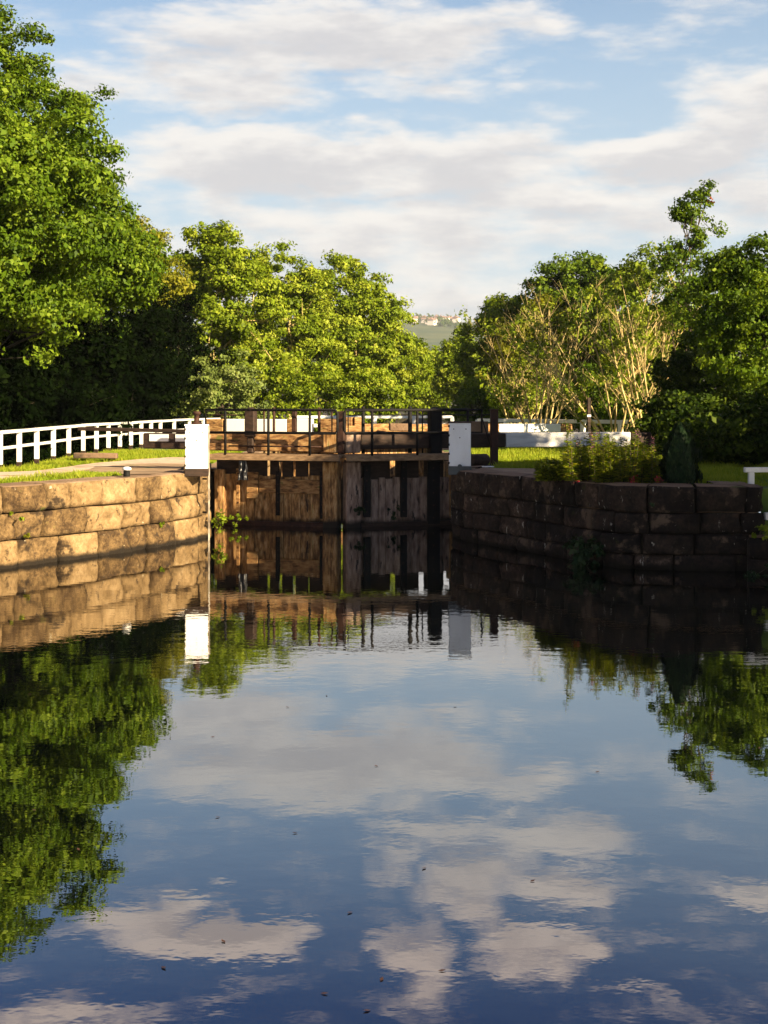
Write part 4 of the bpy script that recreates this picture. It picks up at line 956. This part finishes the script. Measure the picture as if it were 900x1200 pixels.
# tall weeds on the right bank
def weed_proto(seed, h, mat, flower):
    rg = np.random.default_rng(seed); rnd = random.Random(seed)
    root = empty('willowherb', (0, 0, 0), 'leafy upright weed in the clump on the right wall', 'weed', 'tall weeds growing on the right bank')
    mb = MB(); P = []; 
    for s in range(rnd.randint(3, 5)):
        a_ = rnd.uniform(0, 6.28); d = Vector((math.cos(a_)*.10, math.sin(a_)*.10, 1)).normalized(); hh = h*rnd.uniform(.6, 1)
        b0 = Vector((math.cos(a_)*.05, math.sin(a_)*.05, -.02)); pts = [b0+d*hh*f*1.25+Vector((math.sin(f*2)*.02, 0, 0)) for f in (0, .35, .7, 1)]
        mb.tube(pts, [.006, .005, .004, .002], 5, cap=False)
        for k in range(70):
            f = rnd.uniform(.06, 1); c_ = pts[0].lerp(pts[-1], f); a2 = rnd.uniform(0, 6.28); L = .15*(1.05-.6*f)
            P.append((c_, Vector((math.cos(a2), math.sin(a2), rnd.uniform(.1, .7))).normalized(), L))
        if flower and s == 0: tip = pts[-1]
    st = mb.build('stems', M['bark'], root, bevel=0)
    n = len(P); V = np.empty((n, 4, 3))
    for i, (c_, d, L) in enumerate(P):
        sdv = d.cross(Vector((0, 0, 1))).normalized()
        V[i, 0] = c_; V[i, 1] = c_+d*L*.45+sdv*L*.17; V[i, 2] = c_+d*L-Vector((0, 0, L*.25)); V[i, 3] = c_+d*L*.45-sdv*L*.17
    link_mesh('leaves', np_mesh('leaves', V.reshape(-1, 3), np.arange(n*4).reshape(n, 4), {'tint': ('FACE', rg.uniform(0, 1, n))}), M[mat], root)
    if flower:
        V, F, Tn = leaves_np(np.array([tuple(tip)])+rg.normal(size=(40, 3))*[.025, .025, .06], rg.normal(size=(40, 3)), np.full(40, .03), np.zeros(40), rg)
        link_mesh('seed_head', np_mesh('seed_head', V, F), M['purple'], root)
    return root
protos = [weed_proto(200, .62, 'lf_weed', False), weed_proto(201, .72, 'lf_weed', True), weed_proto(202, .5, 'lf_ash', False), weed_proto(203, .8, 'lf_weed', False), weed_proto(204, .26, 'lf_ash', False)]
spots = []; rnd = random.Random(77)
for i in range(64):
    px = rnd.uniform(632, 772); Y = rnd.uniform(21.75, 23.2) if px > 665 else rnd.uniform(22.6, 23.6)
    h = .25+.75*sst(655, 685, px)*(1-.35*sst(745, 770, px)); spots.append((px, Y, h))
used = [False]*5
for (px, Y, h) in spots:
    k = 4 if h < .45 else (2 if h < .7 and rnd.random() < .5 else rnd.choice([0, 0, 1, 2, 3, 2]))
    o = protos[k] if not used[k] else copy_tree(protos[k]); used[k] = True
    x = T(px, Y); o.location = (x, Y, gz(x, Y)+.03); o.rotation_euler = (0, 0, rnd.uniform(0, 6.28)); s = rnd.uniform(.8, 1.12); o.scale = (s, s, s*rnd.uniform(.85, 1.1))
for i, (px, Y) in enumerate(((639, 23.2), (675, 22.0), (743, 21.6), (772, 21.6), (655, 22.9))):
    x = T(px, Y); z = gz(x, Y)+.10; rg = np.random.default_rng(300+i)
    V, F, Tn = leaves_np(np.array([[x, Y, z]])+rg.normal(size=(26, 3))*[.035, .03, .03], rg.normal(size=(26, 3)), np.full(26, .035), np.zeros(26), rg)
    tag(link_mesh('red_flower', np_mesh('red_flower', V, F), M['redcloth'], None, (x, Y, z)), 'small red flower at the foot of the weeds on the right wall', 'flower', 'red flowers along the right wall')
# bushes and sprigs on the walls
def sprig(name, label, px, py, Y, r, n, mat, seed, size=.05, cat='plant', flat=.9, off=0.0):
    rg = np.random.default_rng(seed); c = at(px, py, Y); root = empty(name, tuple(c), label, cat)
    k = max(3, n//30); cl = np.array(tuple(c))+rg.normal(size=(k, 3))*[r*.8, r*.25, r*.55]
    mb = MB(); rnd = random.Random(seed)
    for q in cl: limb(mb, c+Vector((0, .12, -r*.4)), q, .006, .003, rnd, 4, .1, 4)
    mb.build('stems', M['bark'], root, bevel=0)
    link_mesh('leaves', crown_mesh('leaves', cl, 30, r*.42, size, rg, flat, .5, np.array(tuple(c))), M[mat], root)
sprig('wall_shrub', 'dark green bush growing out of the right wall near the water', 690, 645, 21.55, .30, 620, 'lf_cyp', 401, .085, 'shrub')
sprig('wall_fern', 'bright green plant hanging at the left corner below the white strip', 257, 610, 25.9, .15, 300, 'lf_ash', 402, .055)
sprig('gate_weed', 'small green weed at the waterline of the left gate', 277, 607, 28.0, .12, 150, 'lf_ash', 403, .05)
sprig('gate_weed', 'dark green weed hanging at the mitre of the gates', 419, 597, 27.9, .10, 200, 'lf_cyp', 404, .05)
sprig('gate_weed', 'dark green weed on the right gate near the black post', 461, 602, 28.0, .12, 160, 'lf_cyp', 405, .05)
sprig('wall_sprig', 'small green sprig in the upper left wall joint', 20, 606, 21.3, .07, 90, 'lf_ash', 406, .04)
sprig('wall_sprig', 'small green sprig low on the left wall', 32, 628, 21.5, .05, 60, 'lf_yel', 407, .035)
sprig('wall_sprig', 'tiny green sprig in a joint right of the bollard', 191, 612, 24.4, .05, 60, 'lf_ash', 408, .035)
sprig('edge_bush', 'dark green bush at the waterline by the right edge', 886, 672, 20.3, .14, 220, 'lf_cyp', 409, .05)
sprig('edge_plant', 'green plant on the step above the low right wall', 893, 622, 20.6, .10, 150, 'lf_ash', 410, .05)
sprig('wall_sprig', 'little green sprig high on the right wall face', 765, 594, 20.85, .05, 60, 'lf_cyp', 411, .035)

# grass
def grass(name, n, xr, yr, h, seed, ok, label):
    rg = np.random.default_rng(seed); X = rg.uniform(*xr, n); Y = rg.uniform(*yr, n)
    keep = np.array([ok(a, b_) for a, b_ in zip(X, Y)]); X, Y = X[keep], Y[keep]
    zz = np.array([gz(a, b_) for a, b_ in zip(X, Y)]); n = len(X); th = rg.uniform(0, 6.283, n)
    cl = np.array([mn.noise(Vector((a*1.7, b_*1.7, 0))) for a, b_ in zip(X, Y)])
    hh = h*rg.uniform(.4, 1.4, n)*(1+1.1*np.maximum(cl, -.5)); w = .009+.006*rg.random(n)
    V = np.empty((n, 3, 3)); dx, dy = np.cos(th)*w, np.sin(th)*w; lx, ly = rg.normal(size=n)*hh*.4, rg.normal(size=n)*hh*.4
    V[:, 0] = np.stack([X-dx, Y-dy, zz], 1); V[:, 1] = np.stack([X+dx, Y+dy, zz], 1); V[:, 2] = np.stack([X+lx, Y+ly, zz+hh], 1)
    tint = np.clip(rg.uniform(0, 1, n)*.6+.35+cl*.5, 0, 1)
    o = link_mesh(name, np_mesh(name, V.reshape(-1, 3), np.arange(n*3).reshape(n, 3), {'tint': ('FACE', tint)}), M['blade'])
    tag(o, label, 'grass', kind='stuff')
def left_edge(y): return np.interp(y, [17.2, 19.8, 21.5, 22.95, 24.5, 25.8, 60], [-9.9, -7.5, -6.0, -5.05, -4.2, -3.65, -3.6])
def right_edge(y): return np.interp(y, [21.2, 21.5, 22.1, 23.75, 25.45, 60], [4.2, 3.7, 3.4, 2.7, 1.75, 1.6])
grass('grass', 210000, (-10.5, -3.6), (20.5, 40), .075, 1, lambda a, b_: a < left_edge(b_)-.32+.1*mn.noise(Vector((a*3, b_*3, 2))) and not in_path(a, b_) and not in_pave(a, b_) and not (b_ > 29 and a > -3.9) and a > np.interp(b_, [20, 24, 26.2, 32.5, 36.5, 39.5, 41.8], [-9.5, -8.2, -7.75, -7.62, -7.7, -7.4, -7.1])-.1, 'short bright mown grass along the left path')
grass('grass', 160000, (1.8, 13), (21.3, 42), .08, 2, lambda a, b_: a > right_edge(b_)+.45 and not in_pavr(a, b_) and (b_ > 21.8 or a > 5.9), 'grass on the right bank around the balance beam')

# white daisies in the strip
# ---------------------------------------------------------------- floating leaves
rnd = random.Random(9); me = None
for i, (px, py) in enumerate(((337, 829), (441, 898), (497, 1018), (624, 1033), (255, 958), (890, 877), (410, 1070), (380, 1165), (700, 905), (430, 1185))+tuple((rnd.uniform(560, 890), rnd.uniform(672, 700)) for _ in range(9))+tuple((rnd.uniform(20, 240), 745+rnd.uniform(-40, 10)) for _ in range(5))+tuple((rnd.uniform(20, 880), rnd.uniform(780, 1180)) for _ in range(14))):
    Y = FP*CH/(py-HZ); x = (px-450)/FP*Y
    if me is None:
        bm = bmesh.new(); vs_ = [bm.verts.new(p) for p in ((-.018, 0, .003), (0, .009, .005), (.02, 0, .007), (0, -.009, .004))]; bm.faces.new(vs_)
        me = bpy.data.meshes.new('floating_leaf'); bm.to_mesh(me); bm.free(); me.materials.append(M['rust'])
    o = bpy.data.objects.new('floating_leaf', me); C.objects.link(o); o.location = (x, Y, 0); o.rotation_euler = (0, 0, rnd.uniform(0, 6.28))
    tag(o, 'tiny brown leaf floating on the still open water', 'leaf', 'leaves floating on the water')

# ---------------------------------------------------------------- distant hill with the town
V = []; F = []; nx, ny = 90, 26
def hz(x, y):
    f = sst(900, 2900, y); top = 165+8*mn.noise(Vector((x*.002, y*.002, 1)))-.05*max(0, x-260)-.02*max(0, -x)
    return -6+max(0, f*top)+mn.noise(Vector((x*.01, y*.01, 4)))*4*f
for j in range(ny):
    y = 800+2400*j/(ny-1)
    for i in range(nx):
        x = -1600+3200*i/(nx-1); V.append((x, y, hz(x, y)))
for j in range(ny-1):
    for i in range(nx-1):
        a = j*nx+i; F.append((a, a+1, a+nx+1, a+nx))
me = np_mesh('hill', np.array(V), np.array(F)); M['hill'] = simple('wooded_hillside', [(.35, (.03, .055, .02)), (.6, (.075, .09, .035))], .02, .95, 0, detail=4)
for pl in me.polygons: pl.use_smooth = True
tag(link_mesh('hill', me, M['hill']), kind='structure')
hp = None; rnd = random.Random(15)
for i in range(70):
    px = rnd.uniform(481, 536); Y = rnd.uniform(2330, 2900)
    if px > 512 and Y < 2500: continue
    x = T(px, Y); z = hz(x, Y)
    if hp is None:
        hp = empty('hillside_house', (0, 0, 0), 'tiny pale house in the town on the distant hill', 'house', 'houses on the distant hill')
        mb = MB(); mb.beam((-5.5, 0, 3), (5.5, 0, 3), 8, 7); mb.build('wall', M['brick'], hp, bevel=0)
        mb = MB(); mb.hexa([Vector(p) for p in ((-6, -4.6, 6.5), (6, -4.6, 6.5), (6, 4.6, 6.5), (-6, 4.6, 6.5), (-6, -.1, 9.4), (6, -.1, 9.4), (6, .1, 9.4), (-6, .1, 9.4))]); rf_ = mb.build('roof', M['roof'], hp, bevel=0)
        mb = MB(); mb.beam((-4, 0, 8), (-4, 0, 11), 1, 1); mb.build('chimney', M['roof'], rf_, bevel=0)
        o = hp
    else: o = copy_tree(hp)
    o.location = (x, Y, z); o.rotation_euler = (0, 0, rnd.choice([0, .3, -.4, 1.2])); s = rnd.uniform(.8, 1.4); o.scale = (s, s, s*.9)
hp2 = None; rg = np.random.default_rng(8)
for i in range(26):
    px = rnd.uniform(480, 538); Y = rnd.uniform(2250, 2880); x = T(px, Y); z = hz(x, Y)
    if hp2 is None:
        hp2 = empty('hillside_tree', (0, 0, 0), 'tiny dark tree among the houses on the distant hill', 'tree', 'trees on the distant hill')
        cl = rg.normal(size=(60, 3))*[3.2, 3.2, 2.6]+[0, 0, 6]
        link_mesh('crown', crown_mesh('crown', cl, 20, 1.2, 1.4, rg, .8, .5, np.array([0, 0, 6.0])), M['lf_deep'], hp2)
        mb = MB(); mb.tube([(0, 0, -1), (0, 0, 6)], [.5, .2], 6); mb.build('trunk', M['bark'], hp2); o = hp2
    else: o = copy_tree(hp2)
    o.location = (x, Y, z); s = rnd.uniform(.7, 1.3); o.scale = (s, s, s)
print('leaf faces', TOTAL[0])

# ---------------------------------------------------------------- the air
bm = bmesh.new(); bmesh.ops.create_cube(bm, size=1)
for v in bm.verts: v.co = Vector((v.co.x*7200, 1700+v.co.y*4200, -9.5 if v.co.z < 0 else 196))
me = bpy.data.meshes.new('haze'); bm.to_mesh(me); bm.free()
hm = bpy.data.materials.new('hazy_air'); hm.use_nodes = True; t = hm.node_tree; t.nodes.clear()
pv = N(t, 'ShaderNodeVolumePrincipled'); pv.inputs['Color'].default_value = (.85, .9, 1, 1); pv.inputs['Density'].default_value = .00011; pv.inputs['Anisotropy'].default_value = .2
t.links.new(pv.outputs[0], N(t, 'ShaderNodeOutputMaterial').inputs['Volume'])
tag(link_mesh('haze', me, hm), kind='stuff')
